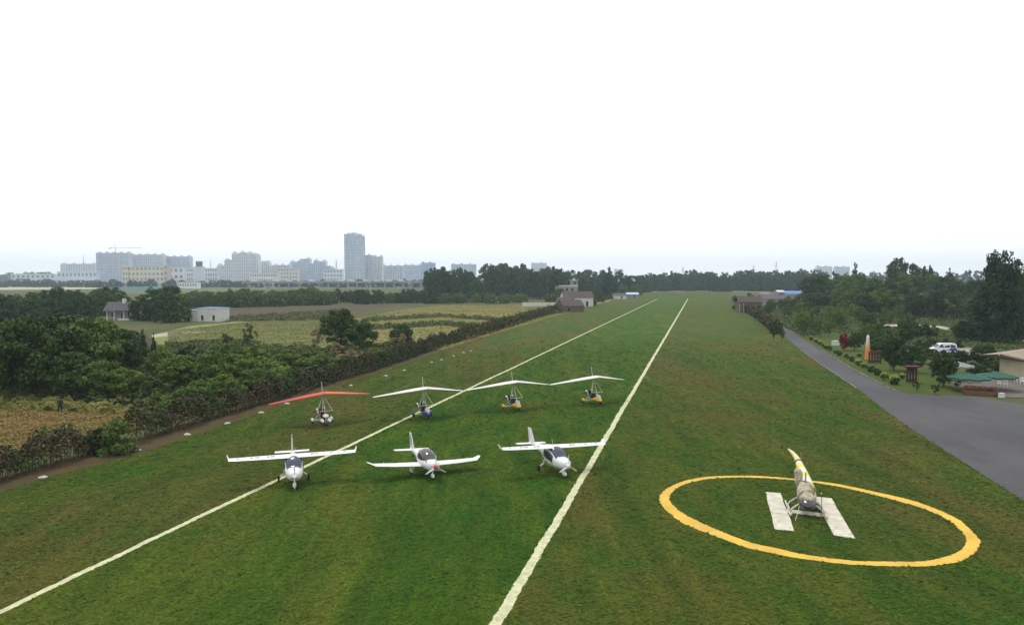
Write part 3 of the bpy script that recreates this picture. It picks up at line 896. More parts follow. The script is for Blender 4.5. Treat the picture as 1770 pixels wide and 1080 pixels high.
for x, t in [(1675, 468), (1690, 468), (1699, 464), (1508, 468), (1440, 470), (1660, 474)]:
    tree_px(x, 520, t - 4, 18, 'farcone', L_CONI, 'small hazy conifer tip behind the wood', 'conifer tips behind the wood')
tree_px(1730, 592, 428, 70, 'dome', L_CONI, 'giant dark tree towering over the wood')
tree_px(1722, 592, 485, 84, 'dome', L_CONI, 'broad dark tree grown into the foot of the giant one')
tree_px(1778, 585, 452, 50, 'dome', L_DARK, 'tall dark tree cut by the photo edge beside the giant one')
belt(1380, 1800, 498, lerp_tab([(1380, 472), (1800, 470)]), 22, 22, 'far', L_FAR, 'hazy trees on the skyline behind the wood', 'skyline trees behind the wood', 1, 4, mass='distant_trees')

# trees and shrubs of the garden by the road
g = 'dark trees by the roadside garden'
for x, b, t, w, s in [(1576, 644, 594, 46, 'dark round tree behind the red post stand'), (1545, 640, 583, 44, 'dark tree between the orange column and the red post stand'), (1631, 668, 607, 46, 'dark broad tree beside the green parasols'), (1521, 618, 584, 46, 'dark tree behind the orange column'), (1477, 606, 575, 30, 'dark tree just right of the red blossoming tree'), (1595, 628, 598, 40, 'dark leafy tree before the parked van'), (1700, 632, 595, 44, 'dark tree between the van and the tan-roofed house'), (1660, 628, 606, 40, 'low dark tree before the gravel parking place'), (1670, 584, 560, 50, 'broad dark tree behind the parked van')]:
    tree_px(x, b, t, w, 'broad', L_DARK, s)
for x, b, t, w, s in [(1617, 690, 660, 18, 'small clipped tree on the lawn edge beside the apron'), (1584, 684, 656, 20, 'dark clipped shrub before the red post stand'), (1655, 680, 656, 18, 'dark shrub at the brick planter')]:
    tree_px(x, b - 8, t, w, 'slim', L_DARK, s, name='shrub', cat='shrub')
r = tree_px(1459, 606, 577, 17, 'broad', L_RED, 'red blossoming tree by the bend of the road')
for x, b, t, w, s in [(1690, 646, 622, 40, 'green bush behind the green parasols'), (1725, 640, 618, 34, 'dark bush at the corner of the tan-roofed house'), (1550, 600, 585, 40, 'low bush beside the gravel parking place'), (1500, 590, 573, 40, 'low bush behind the red blossoming tree'), (1605, 600, 584, 40, 'low dark bush behind the front of the parked van'), (1646, 600, 582, 34, 'low dark bush behind the tail of the parked van')]:
    tree_px(x, b, t, w, 'bush', L_DARK, s, name='shrub', cat='shrub')

# clipped balls along the road, some with yellow new growth on top
BALLS = [(1402, 588, 8, 1), (1410, 592.5, 8, 1), (1418, 597, 9, 1), (1424, 600, 8, 1), (1429, 603.5, 9, 1), (1434, 606.5, 9, 0), (1444, 611, 8, 0), (1451, 615, 10, 0), (1463, 620, 9, 0), (1472, 625, 11, 0), (1484, 632, 12, 1), (1493, 637, 11, 1), (1505, 643, 13, 0), (1517, 649, 14, 0), (1529, 657, 14, 1), (1546, 665, 18, 1), (1560, 655, 10, 1), (1485, 617, 8, 1)]
for i, (x, b, w, yel) in enumerate(BALLS):
    p = at(x, b); D = p.y
    wd = w * D / F; h = wd * .92
    lab = ('yellow-tipped ball shrub by the road' if yel else 'plain green ball shrub by the road')
    lab += ', %s along it from the far end' % ORD[i]
    grp = 'yellow-tipped ball shrubs' if yel else 'plain ball shrubs'
    if i == 15: lab, grp = 'biggest yellow-tipped ball shrub, nearest the apron corner', None
    root = plant('ball_shrub', p, h, wd, 'ball', L_TOPI, lab, 'shrub', grp, 'foliage')
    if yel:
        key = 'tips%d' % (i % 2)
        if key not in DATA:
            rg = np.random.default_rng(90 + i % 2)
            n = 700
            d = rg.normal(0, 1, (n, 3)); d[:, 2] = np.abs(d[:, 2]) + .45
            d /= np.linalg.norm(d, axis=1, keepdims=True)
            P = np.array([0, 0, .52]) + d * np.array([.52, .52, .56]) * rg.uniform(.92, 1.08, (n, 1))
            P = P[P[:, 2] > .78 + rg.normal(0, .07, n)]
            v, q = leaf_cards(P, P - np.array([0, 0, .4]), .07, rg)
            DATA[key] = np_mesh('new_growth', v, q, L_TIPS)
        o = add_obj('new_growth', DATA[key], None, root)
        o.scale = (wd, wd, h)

# ------------------------------------------------------------------ aircraft
WHITE = plain('white_gelcoat', (0.70, 0.70, 0.68), 0.28, 0.5, 0.03, 1.5, ((0.60, 0.59, 0.55), 0.35))
RED = plain('red_paint', (0.42, 0.035, 0.045), 0.4, 0.5, 0.08)
RUBBER = plain('tyre_rubber', (0.020, 0.020, 0.021), 0.85, 0.2, 0.2)
METAL = plain('grey_metal', (0.42, 0.42, 0.42), 0.4, 0.5, 0.08, 4, None, 0.6)
DARKM = plain('dark_engine_metal', (0.035, 0.035, 0.038), 0.55, 0.4, 0.3, 9)
TUBE_W = plain('pale_tube', (0.66, 0.66, 0.60), 0.45, 0.4, 0.06)
INK = plain('dark_lettering', (0.045, 0.05, 0.07), 0.5, 0.3, 0.1)
def glass_mat(name, c, rough=0.12):
    t = NT(name)
    t.base(t.mix(t.ramp(t.noise(1.4, 3, 0.5), 0.3, 0.7), tuple(x * .8 for x in c), c))
    return t.fin(rough, 0.6)
GLASS_B = glass_mat('smoked_blue_glazing', (0.045, 0.055, 0.080))
GLASS_T = glass_mat('smoked_brown_glazing', (0.060, 0.050, 0.052))

def smooth_secs(secs, k=5):
    """Catmull-Rom between body stations"""
    P = [np.array(s, float) for s in secs]
    P = [2 * P[0] - P[1]] + P + [2 * P[-1] - P[-2]]
    out = []
    for i in range(1, len(P) - 2):
        p0, p1, p2, p3 = P[i - 1:i + 3]
        for j in range(k):
            t = j / k
            q = 0.5 * (2 * p1 + (p2 - p0) * t + (2 * p0 - 5 * p1 + 4 * p2 - p3) * t * t + (3 * p1 - p0 - 3 * p2 + p3) * t ** 3)
            q[0] = p1[0] + (p2[0] - p1[0]) * t
            out.append(tuple(q))
    out.append(tuple(P[-2]))
    return [(a, b, max(.01, c), max(.01, d), e) for a, b, c, d, e in out]

FOIL = [(1.0, .0), (.96, .028), (.85, .055), (.7, .075), (.5, .078), (.25, .05), (.0, .004)]     # (chord fraction from the tail, half thickness)
def foil_wing(stations, camber=.02):
    """stations: (y, leading edge x, z, chord, thickness scale); closed skin from root to tip"""
    m = MB(); rows = []
    for y, le, z, ch, th in stations:
        up = [(le - ch * (1 - c), y, z + ch * (t * th + camber * math.sin(math.pi * c))) for c, t in FOIL]
        dn = [(le - ch * (1 - c), y, z + ch * (-t * th * .55 + camber * math.sin(math.pi * c))) for c, t in FOIL[::-1]]
        rows.append(up + dn + up[:1])
    m.grid(rows)
    n = len(rows[0]) - 1
    m.f.append(tuple(range(n))); m.f.append(tuple((len(rows) - 1) * (n + 1) + k for k in range(n))[::-1])
    return m

def vfin(x_le0, z0, ch0, x_le1, z1, ch1, th=.055, y=0.0, y1=None):
    m = MB(); rows = []
    for i in range(7):
        t = i / 6
        le, z, ch = x_le0 + (x_le1 - x_le0) * t, z0 + (z1 - z0) * t, ch0 + (ch1 - ch0) * t
        yy = y + ((y1 if y1 is not None else y) - y) * t
        k = 1 if i < 6 else .4
        a = [(le - ch * (1 - c), yy + ch * h * .75 * k, z) for c, h in FOIL]
        b = [(le - ch * (1 - c), yy - ch * h * .75 * k, z) for c, h in FOIL[::-1]]
        rows.append(a + b + a[:1])
    m.grid(rows)
    n = len(rows[0]) - 1
    m.f.append(tuple(range(n))); m.f.append(tuple(6 * (n + 1) + k for k in range(n))[::-1])
    return m

def wheel(parent, c, r, w, name='wheel', rim=True):
    m = MB(); m.lathe([(r * .55, -w / 2), (r * .88, -w / 2), (r, -w * .28), (r, w * .28), (r * .88, w / 2), (r * .55, w / 2)], 18, c, 'Y')
    o = m.build(name, RUBBER, parent, True)
    if rim:
        m = MB(); m.lathe([(r * .1, -w * .42), (r * .56, -w * .40), (r * .56, w * .40), (r * .1, w * .42)], 14, c, 'Y')
        m.build('rim', METAL, o, True)
    return o

def spat(parent, c, L, hgt, w, mat):
    secs = smooth_secs([(c[0] + L * .5, c[2] + hgt * .02, .015, .02, 2), (c[0] + L * .3, c[2] + hgt * .05, w * .42, hgt * .38, 2.2), (c[0] + L * .05, c[2] + hgt * .1, w * .5, hgt * .5, 2.3), (c[0] - L * .25, c[2] + hgt * .16, w * .36, hgt * .34, 2), (c[0] - L * .5, c[2] + hgt * .22, .012, .03, 2)], 4)
    m = MB(); m.loft(secs, 14)
    m.v = [(x, y + c[1], z) for x, y, z in m.v]
    return m.build('wheel_fairing', mat, parent, True)

def prop_blade(hub, L, ang, w, mat, parent, name='propeller_blade', axis_fwd=1):
    """one twisted blade turning about the X axis through hub"""
    m = MB(); rows = []
    ca, sa = math.cos(ang), math.sin(ang)
    for i in range(8):
        t = i / 7
        r = .06 + (L - .06) * t
        ww = w * (0.55 + 1.1 * t - 1.35 * t * t + (.0 if i < 7 else -.05))
        tw = R(55 - 40 * t)
        pts = []
        for s, th in ((-.5, 0), (-.2, .11), (.25, .09), (.5, 0), (.2, -.06), (-.2, -.06)):
            a, b = s * ww, th * ww
            dx, dt = a * math.sin(tw) + b * math.cos(tw), a * math.cos(tw) - b * math.sin(tw)
            pts.append((hub[0] + dx, hub[1] + ca * r - sa * dt, hub[2] + sa * r + ca * dt))
        rows.append(pts + pts[:1])
    m.grid(rows)
    m.f.append(tuple(7 * 7 + k for k in range(6)))
    return m.build(name, mat, parent, True)

def wing_marks(parent, stations, spots, camber=.02):
    """dark registration marks lying on the upper skin of one wing half"""
    m = MB()
    ys = [abs(s[0]) for s in stations]; sg = 1 if stations[-1][0] > 0 else -1
    for yc, w, kind in spots:
        le, z, ch, th = [float(np.interp(yc, ys, [s[k] for s in stations])) for k in (1, 2, 3, 4)]
        def P(dy, c):
            hh = float(np.interp(c, [f[0] for f in FOIL[::-1]], [f[1] for f in FOIL[::-1]]))
            return (le - ch * (1 - c), sg * (yc + dy), z + ch * (hh * th + camber * math.sin(math.pi * c)) + .007)
        w *= 1.25
        strokes = {0: [(-.5, -.2, .62, .80), (.2, .5, .62, .80), (-.2, .2, .76, .80), (-.2, .2, .69, .72)],
                   1: [(-.15, .15, .62, .80)], 2: [(-.5, .5, .76, .80), (-.5, .5, .62, .66), (.2, .5, .66, .76)],
                   3: [(-.5, .5, .68, .73)]}[kind]
        for a, b, c0, c1 in strokes:
            m.grid([[P(a * w + (b - a) * w * u, c0 + (c1 - c0) * v_ / 2) for v_ in range(3)] for u in (0, 1)])
    return m.build('registration_marks', INK, parent)

def high_wing_plane(name, loc, rz, label, prop_ang, spots_l, spots_r, tip_mat, blades=3):
    r = empty(name, loc, rz, label, 'airplane', 'light airplanes parked across the runway')
    secs = smooth_secs([(2.18, .92, .13, .12, 2), (2.10, .92, .27, .24, 2.2), (1.85, .91, .42, .34, 2.3), (1.5, .92, .52, .41, 2.3), (1.2, .94, .58, .45, 2.4), (.85, 1.06, .62, .60, 2.5), (.5, 1.15, .64, .69, 2.6), (.1, 1.18, .64, .71, 2.6), (-.5, 1.22, .58, .64, 2.4), (-1.1, 1.26, .43, .50, 2.2), (-1.8, 1.28, .26, .32, 2), (-2.8, 1.28, .15, .19, 2), (-4.1, 1.26, .06, .10, 2)], 5)
    m = MB(); m.loft(secs, 28)
    f = m.build('fuselage', WHITE, r, True)
    top = math.pi / 2
    ws = skin_patch(secs, 1.30, .30, lambda x: top - .86 - .10 * (1.3 - x), lambda x: top + .86 + .10 * (1.3 - x), 12, 14)
    ws.build('windscreen', GLASS_B, f, True)
    for sg in (1, -1):
        q = lambda x, a, s=sg: (a if s > 0 else math.pi - a)
        sw = skin_patch(secs, .98, -.50, lambda x: q(x, -.16 + .10 * max(0, .2 - x)), lambda x: q(x, .50), 10, 6)
        sw.build('side_window', GLASS_B, f, True)
    for px_, w_ in ((.26, .04), (-.26, .04)):
        mm = MB(); mm.box((2.155, px_ * .6, .82), (.05, .13, .06)); mm.build('air_intake', DARKM, f)
    # wings with upturned tips
    for sg, spots in ((1, spots_l), (-1, spots_r)):
        st = [(0.0, .50, 1.80, 1.18, 1.1), (sg * .6, .50, 1.80, 1.18, 1.1), (sg * 2.2, .49, 1.81, 1.10, 1.05), (sg * 3.6, .43, 1.82, .96, 1.0), (sg * 4.15, .36, 1.83, .84, 1.0)]
        w = foil_wing(st).build('wing', WHITE, r, True)
        wing_marks(w, st, spots)
        lt = vfin(.35, 1.82, .82, -.08, 2.12, .36, .05, sg * 4.14, sg * 4.28)
        lt.build('winglet', tip_mat if sg < 0 else WHITE, w, True)
    vfin(-3.0, 1.28, 1.15, -3.90, 2.42, .62).build('tail_fin', WHITE, r, True)
    foil_wing([(-1.22, -3.68, 1.26, .50, .9), (0, -3.55, 1.26, .66, .9), (1.22, -3.68, 1.26, .50, .9)], 0).build('tailplane', WHITE, r, True)
    # nose and prop
    m = MB(); m.lathe([(.14, 2.19), (.135, 2.27), (.10, 2.37), (.05, 2.43), (.005, 2.45)], 18, (0, 0, .92), 'X')
    m.v = [(x, y, z) for x, y, z in m.v]
    sp = m.build('spinner', WHITE, r, True)
    for k in range(blades):
        prop_blade((2.27, 0, .92), .80, prop_ang + k * 2 * math.pi / blades, .15, TUBE_W, sp)
    # gear
    m = MB(); m.tube([(1.62, 0, .62), (1.66, 0, .28)], [.055, .045], 10); ng = m.build('nose_leg', WHITE, r, True)
    wheel(ng, (1.66, 0, .19), .19, .12); spat(ng, (1.66, 0, .22), .78, .36, .24, WHITE)
    for sg in (1, -1):
        m = MB(); m.tube([(-.28, sg * .62, .80), (-.30, sg * .62, .56), (-.33, sg * .86, .40), (-.36, sg * .94, .20)], [.075, .06, .05, .04], 10)
        g_ = m.build('main_leg', WHITE, r, True)
        wheel(g_, (-.36, sg * .99, .20), .20, .13)
    m = MB(); m.tube([(-.35, .12, 1.86), (-.62, .12, 2.25)], [.012, .006], 6); m.build('antenna', TUBE_W, r)
    m = MB(); m.tube([(-3.5, 0, 1.15), (-3.7, 0, .92)], [.025, .02], 6); m.build('tail_skid', METAL, r)
    return r

def low_wing_plane(name, loc, rz, label, prop_ang):
    r = empty(name, loc, rz, label, 'airplane', 'light airplanes parked across the runway')
    secs = smooth_secs([(2.05, 1.0, .15, .15, 2), (1.95, 1.0, .30, .27, 2.2), (1.6, .98, .44, .36, 2.3), (1.0, .97, .54, .39, 2.3), (.4, .97, .58, .39, 2.3), (-.4, .98, .56, .38, 2.3), (-1.2, 1.01, .40, .34, 2.1), (-2.2, 1.02, .24, .25, 2), (-3.2, 1.0, .13, .16, 2), (-4.15, .98, .05, .08, 2)], 5)
    m = MB(); m.loft(secs, 28)
    f = m.build('fuselage', WHITE, r, True)
    csec = smooth_secs([(1.28, 1.28, .10, .04, 2), (1.10, 1.26, .38, .16, 2), (.7, 1.24, .52, .42, 2.1), (.15, 1.24, .56, .58, 2.2), (-.4, 1.24, .54, .55, 2.1), (-1.0, 1.22, .40, .38, 2), (-1.5, 1.22, .2, .14, 2)], 5)
    m = MB(); m.loft(csec, 24)
    cn = m.build('canopy', GLASS_T, f, True)
    fr = skin_patch(csec, -.30, -.40, .15, math.pi - .15, 2, 16, .012); fr.build('canopy_frame', WHITE, cn, True)
    for sg in (1, -1):
        st = [(0, .58, .72, 1.30, 1.15), (sg * .55, .56, .74, 1.28, 1.15), (sg * 2.4, .46, .80, 1.05, 1.1), (sg * 3.75, .36, .88, .84, 1.05)]
        w = foil_wing(st).build('wing', WHITE, r, True)
        vfin(.36, .88, .84, -.16, 1.04, .40, .05, sg * 3.74, sg * 4.20).build('winglet', WHITE, w, True)
        m = MB(); m.box((.02, sg * 3.1, .93), (.20, .05, .12), 0, .2); m.build('fuel_cap', WHITE, w)
    fin = vfin(-2.95, 1.04, 1.20, -3.95, 2.18, .60).build('tail_fin', WHITE, r, True)
    for sg in (1, -1):
        m = MB()
        for a, b in (((-3.42, 1.40), (-3.95, 2.02)), ((-3.65, 1.30), (-4.12, 1.86))):
            m.grid([[(a[0], sg * .066, a[1]), (a[0] - .10, sg * .066, a[1])], [(b[0], sg * .052, b[1]), (b[0] - .08, sg * .052, b[1])]])
        m.build('registration_marks', INK, fin)
    foil_wing([(-1.35, -3.60, .98, .50, .9), (0, -3.40, .98, .74, .9), (1.35, -3.60, .98, .50, .9)], 0).build('tailplane', WHITE, r, True)
    m = MB(); m.lathe([(.165, 2.06), (.16, 2.16), (.12, 2.28), (.06, 2.36), (.005, 2.39)], 18, (0, 0, 1.02), 'X')
    sp = m.build('spinner', RED, r, True)
    for k in range(3):
        prop_blade((2.15, 0, 1.02), .86, prop_ang + k * 2.094, .15, WHITE, sp)
    for sg in (1, -1):
        mm = MB(); mm.box((1.93, sg * .2, 1.05), (.12, .12, .07)); mm.build('air_intake', DARKM, f)
    for sg in (1, -1):
        mk = skin_patch(secs, 1.35, 1.10, lambda x, s=sg: (.55 if s > 0 else math.pi - .55), lambda x, s=sg: (.75 if s > 0 else math.pi - .75), 3, 3)
        mk.build('cowl_emblem', INK, f)
    m = MB(); m.tube([(1.45, 0, .68), (1.50, 0, .30)], [.05, .04], 10); ng = m.build('nose_leg', WHITE, r, True)
    wheel(ng, (1.50, 0, .18), .18, .12); spat(ng, (1.50, 0, .24), .66, .32, .22, WHITE)
    for sg in (1, -1):
        m = MB(); m.tube([(-.30, sg * .70, .74), (-.34, sg * .95, .26)], [.06, .045], 10); g_ = m.build('main_leg', WHITE, r, True)
        wheel(g_, (-.35, sg * 1.0, .19), .19, .12); spat(g_, (-.35, sg * 1.0, .24), .66, .32, .22, WHITE)
    return r

def head(th):
    return R(th) - math.pi / 2      # nose towards (sin th, -cos th)

SP_R = [(1.35, .17, 0), (1.62, .16, 2), (2.30, .15, 0), (2.48, .15, 1), (2.68, .15, 2), (3.18, .15, 3), (3.55, .14, 2)]
SP_L = [(1.25, .16, 0), (1.5, .16, 2), (2.05, .15, 3), (2.5, .15, 2), (3.0, .14, 1), (3.4, .14, 2)]
PALE_Y = plain('cream_tip', (0.74, 0.74, 0.46), 0.35, 0.4, 0.05)
def place_by(px, py, z, fwd, th):
    """origin for a craft whose part at forward offset fwd and height z shows at (px, py)"""
    p = at(px, py, z); d = Vector((math.sin(R(th)), -math.cos(R(th)), 0))
    p = p - d * fwd; p.z = 0.04
    return p
TH1, TH2, TH3 = 18, 24, 24
high_wing_plane('high_wing_airplane', place_by(509, 845, 0, 1.66, TH1), head(TH1), 'white high-wing light airplane facing the camera on the runway edge line', R(90), SP_L, SP_R, WHITE, 2)
pl2 = low_wing_plane('low_wing_airplane', place_by(747.5, 829.5, 0, 1.5, TH2), head(TH2), 'white low-wing light airplane with brown bubble canopy and red spinner', R(92))
pl3 = high_wing_plane('high_wing_airplane', place_by(974.5, 825, 0, 1.66, TH3), head(TH3), 'white high-wing light airplane with cream winglet beside the runway line', R(90), SP_L, SP_R, PALE_Y, 3)

for q in (pl2, pl3):
    q.rotation_euler[0] = R(-2.5)

# ------------------------------------------------------------------ weight-shift trikes
def sail_mat(name, c, rough=0.55):
    t = NT(name)
    n = t.noise(2.0, 4, 0.6, t.mapping((1, .25, 1)))
    t.base(t.mix(t.ramp(n, .35, .65), tuple(x * .9 for x in c), c))
    t.bump(n, .25, .03)
    return t.fin(rough, .3)
SAIL_W = sail_mat('white_sailcloth', (0.66, 0.65, 0.62))
SAIL_R = sail_mat('red_sailcloth', (0.52, 0.05, 0.04))
SAIL_O = sail_mat('orange_red_sailcloth', (0.60, 0.12, 0.06))
SEATM = plain('dark_red_seat', (0.10, 0.015, 0.025), .7, .2, .15)
SEATB = plain('black_seat', (0.022, 0.022, 0.025), .7, .2, .15)
POD_W = plain('white_pod', (0.76, 0.77, 0.74), .3, .5, .05)
POD_B = plain('blue_pod', (0.020, 0.045, 0.17), .3, .5, .1)
POD_Y = plain('yellow_pod', (0.72, 0.42, 0.03), .35, .5, .08, 3, ((0.5, .33, .08), .3))
SILVER = plain('silver_pipe', (0.62, 0.62, 0.60), .35, .5, .06, 4, None, .4)

def trike(loc, th, label, sail, pod, seat, roll, split_pod=False, left_sail=None, zw=2.78, span=4.9):
    r = empty('weight_shift_trike', loc, head(th), label, 'trike', 'trikes parked in a row across the runway')
    # wing frame: nose forward, tips swept back and drooping
    hang = Vector((-.15, 0, zw))
    rot = Matrix.Rotation(R(roll), 4, 'X') @ Matrix.Rotation(R(-8.5), 4, 'Y')
    def W(p):
        return tuple(hang + (rot @ Vector(p)))
    NS, NC = 18, 9
    for sg, mt in ((1, left_sail or sail), (-1, sail)):
        up, dn = [], []
        for i in range(NS + 1):
            t = i / NS
            y = sg * span * t
            le = 1.35 - 2.35 * t
            ch = (2.15 + .25 * math.sin(math.pi * min(1, t * 1.6))) * (1 - t) + .55 * t
            if t > .9: ch *= 1 - (t - .9) * 3.5
            z0 = .10 - .52 * t
            tw = math.radians(1 + 5 * t)                  # washout
            thk = .078 * ch * (1 - .4 * t)
            bil = .02 * ch * math.sin(math.pi * min(1, t * 1.25))
            ru, rd = [], []
            for k in range(NC + 1):
                c = k / NC
                cam = thk * 2.9 * math.sqrt(c) * (1 - c) ** 1.05 + bil * c * (1 - c) * 2
                low = thk * 1.1 * math.sqrt(c) * (1 - c) ** 1.2
                x = le - ch * c
                zc = z0 + math.sin(tw) * ch * c * .8
                ru.append(W((x, y, zc + cam))); rd.append(W((x, y, zc - low * .75 + bil * c * (1 - c) * 1.6)))
            up.append(ru); dn.append(rd)
        m = MB(); m.grid(up)
        sl = m.build('sail', mt, r, True)
        m = MB(); m.grid([d[:] for d in dn])
        m.build('under_surface', SAIL_W if sail is not SAIL_R else sail, sl, True)
        if sail is SAIL_R:
            m = MB(); m.grid([[(p[0], p[1], p[2] - .015) for p in d[1:6]] for d in dn[1:10]])
            m.build('white_panel', SAIL_W, sl, True)
        m = MB(); m.tube([W((1.37, 0, .06)), W((1.36 - 2.35, sg * span, -.44))], [.035, .025], 8)
        m.build('leading_edge', TUBE_W if sail is not SAIL_R else mt, r, True)
    m = MB(); m.tube([W((1.4, 0, .02)), W((-1.5, 0, -.04))], .032, 8); m.build('keel', METAL, r, True)
    m = MB(); m.tube([W((-.05, 0, .02)), W((-.15, 0, 1.28))], [.022, .016], 8); kp = m.build('king_post', TUBE_W, r, True)
    m = MB()
    for q in ((1.35, 0, .1), (-1.45, 0, .0), (-.45, 3.0, -.1), (-.45, -3.0, -.1)):
        m.tube([W((-.15, 0, 1.26)), W(q)], .004, 4)
    m.build('rigging', METAL, kp)
    # control frame
    B = 1.45
    cl, cr = (.75, .72, zw - B), (.75, -.72, zw - B)
    for q in (cl, cr):
        m = MB(); m.tube([W((.12, 0, -.02)), q], .022, 8); m.build('down_tube', TUBE_W, r, True)
    m = MB(); m.tube([cl, cr], .020, 8); m.build('control_bar', TUBE_W, r, True)
    # mast, keel tube and front strut of the trike
    m = MB(); m.tube([W((0, 0, -.04)), (-.35, 0, 1.3), (-.48, 0, .42)], [.032, .036, .036], 8); m.build('mast', TUBE_W, r, True)
    m = MB(); m.tube([(-.55, 0, .42), (.4, 0, .36), (1.25, 0, .40)], .035, 8); m.build('chassis_tube', METAL, r, True)
    m = MB(); m.tube([(1.15, 0, .45), (.1, 0, zw - .35)], .022, 8); m.build('front_strut', TUBE_W, r, True)
    # seats
    for x, z in ((.25, .50), (-.32, .72)):
        m = MB()
        m.box((x, 0, z), (.48, .44, .12), 0, .10); m.box((x - .30, 0, z + .32), (.12, .42, .62), 0, -.30)
        m.build('seat', seat, r)
    # pod
    if not split_pod:
        s = smooth_secs([(1.62, .50, .05, .05, 2), (1.45, .52, .22, .16, 2.2), (1.1, .56, .32, .27, 2.3), (.6, .56, .33, .24, 2.4), (.1, .48, .27, .14, 2.4), (-.3, .44, .16, .06, 2)], 4)
        m = MB(); m.loft(s, 20); pd = m.build('pod', pod, r, True)
        s2 = smooth_secs([(1.42, .70, .05, .03, 2), (1.2, .86, .22, .12, 2), (1.0, .95, .24, .14, 2), (.85, 1.0, .2, .12, 2)], 3)
        m = MB(); m.loft(s2, 14); m.build('windshield', plain('pale_perspex', (0.42, 0.46, 0.50), .15, .6, .05), pd, True)
    else:
        for y in (.34, -.34):
            s = smooth_secs([(1.55, .46, .03, .04, 2), (1.35, .48, .13, .14, 2), (1.0, .5, .16, .18, 2), (.6, .5, .1, .12, 2), (.4, .5, .03, .03, 2)], 3)
            m = MB(); m.loft(s, 14); m.v = [(a, b + y, c) for a, b, c in m.v]; pd = m.build('leg_fairing', pod, r, True)
        s2 = smooth_secs([(1.3, .86, .05, .03, 2), (1.15, .92, .25, .14, 2), (.95, .94, .27, .16, 2), (.75, .94, .16, .08, 2)], 3)
        m = MB(); m.loft(s2, 14); m.build('nose_cowl', pod, r, True)
    # engine, radiator, exhaust, propeller
    m = MB(); m.box((-.86, 0, .98), (.46, .44, .36)); m.box((-.86, 0, 1.2), (.3, .5, .14)); m.box((-.84, .28, .98), (.3, .16, .22)); m.box((-.84, -.28, .98), (.3, .16, .22))
    en = m.build('engine', DARKM, r)
    m = MB(); m.tube([(-.62, -.34, .9), (-.7, -.42, 1.25), (-1.0, -.40, 1.3)], .07, 8); m.build('exhaust', SILVER, en, True)
    m = MB(); m.tube([(-.7, .30, 1.34), (-.95, .30, 1.36)], .09, 10); m.build('air_filter', SILVER, en, True)
    m = MB(); m.lathe([(.09, -1.30), (.09, -1.16), (.05, -1.12)], 12, (0, 0, 1.12), 'X'); hb = m.build('propeller_hub', DARKM, r, True)
    for k in range(3):
        prop_blade((-1.22, 0, 1.12), .82, R(75) + k * 2.094, .12, DARKM, hb)
    m = MB(); m.box((-.55, 0, .68), (.3, .4, .3)); m.build('fuel_tank', plain('tank_plastic', (.5, .5, .45), .5, .3), r)
    # undercarriage
    fk = MB(); fk.tube([(1.25, .08, .52), (1.36, .09, .22)], .018, 6); fk.tube([(1.25, -.08, .52), (1.36, -.09, .22)], .018, 6)
    fo = fk.build('front_fork', METAL, r); wheel(fo, (1.36, 0, .20), .20, .12)
    for sg in (1, -1):
        m = MB(); m.tube([(-.5, sg * .1, .46), (-.62, sg * .86, .24)], [.035, .028], 8); m.tube([(-.4, sg * .12, 1.0), (-.62, sg * .84, .27)], .02, 6)
        m.tube([(.15, sg * .1, .38), (-.6, sg * .84, .25)], .02, 6)
        ax = m.build('axle_strut', TUBE_W, r, True)
        wheel(ax, (-.62, sg * .92, .21), .21, .14)
        if pod is not POD_B:
            spat(ax, (-.66, sg * .92, .30), .80, .36, .24, pod)
        else:
            spat(ax, (-.66, sg * .92, .30), .80, .36, .24, plain('black_fairing', (.02, .02, .022), .4, .4))
    return r

def trike_at(px, py, th, *a, **k):
    return trike(place_by(px, py, 0, 1.36, th), th, *a, **k)
trike_at(564.5, 737, 27, 'red winged trike with white nose cowl parked by the russet hedge', SAIL_R, POD_W, SEATM, 2, True, SAIL_O)
trike_at(740.5, 726, 25, 'white winged trike with blue pod standing on the runway line', SAIL_W, POD_B, SEATB, 0)
trike_at(897, 711.5, 25, 'white winged trike with yellow pod, nearer the blue one', SAIL_W, POD_Y, SEATB, 0)
trike_at(1037, 700.5, 25, 'white winged trike with yellow pod, at the end of the row by the runway line', SAIL_W, POD_Y, SEATB, 0)

# ------------------------------------------------------------------ covered helicopter on the pad
t = NT('beige_tarpaulin')
n1 = t.noise(3.0, 6, .65, None, .8); n2 = t.noise(9, 5, .7)
t.base(t.mix(t.ramp(n1, .35, .65), (0.40, 0.34, 0.22), (0.60, 0.55, 0.42)))
t.bump(t.math('ADD', n1, n2), .9, .12)
TARP = t.fin(.75, .25)
t = NT('yellow_white_boom')
sx = t.n.new('ShaderNodeSeparateXYZ'); t.l.new(t.co(), sx.inputs[0])
stripe = t.math('LESS_THAN', t.math('FRACT', t.math('MULTIPLY', sx.outputs[0], .50)), .5)
t.base(t.mix(stripe, (.66, .64, .54), (.70, .56, .03)))
BOOM = t.fin(.4, .4)
hp = at(1392, 884); bd = (at(1437, 862) - at(1478, 932)).normalized()      # along the bars, away from the camera
hrz = math.atan2(-bd.y, -bd.x)                                              # nose towards the camera
hl = empty('helicopter', (hp.x, hp.y, .06), hrz, 'small helicopter under a beige tarpaulin on the yellow ringed pad', 'helicopter')
secs = smooth_secs([(1.15, .92, .14, .10, 2), (.95, .96, .36, .30, 2.1), (.5, 1.02, .48, .50, 2.2), (.05, 1.06, .50, .58, 2.2), (-.45, 1.1, .46, .58, 2.1), (-.95, 1.14, .38, .46, 2), (-1.4, 1.18, .30, .34, 2)], 7)
m = MB(); m.loft(secs, 36)
rg = np.random.default_rng(4)
ph = rg.uniform(0, 6.28, (10, 4))
vv = []
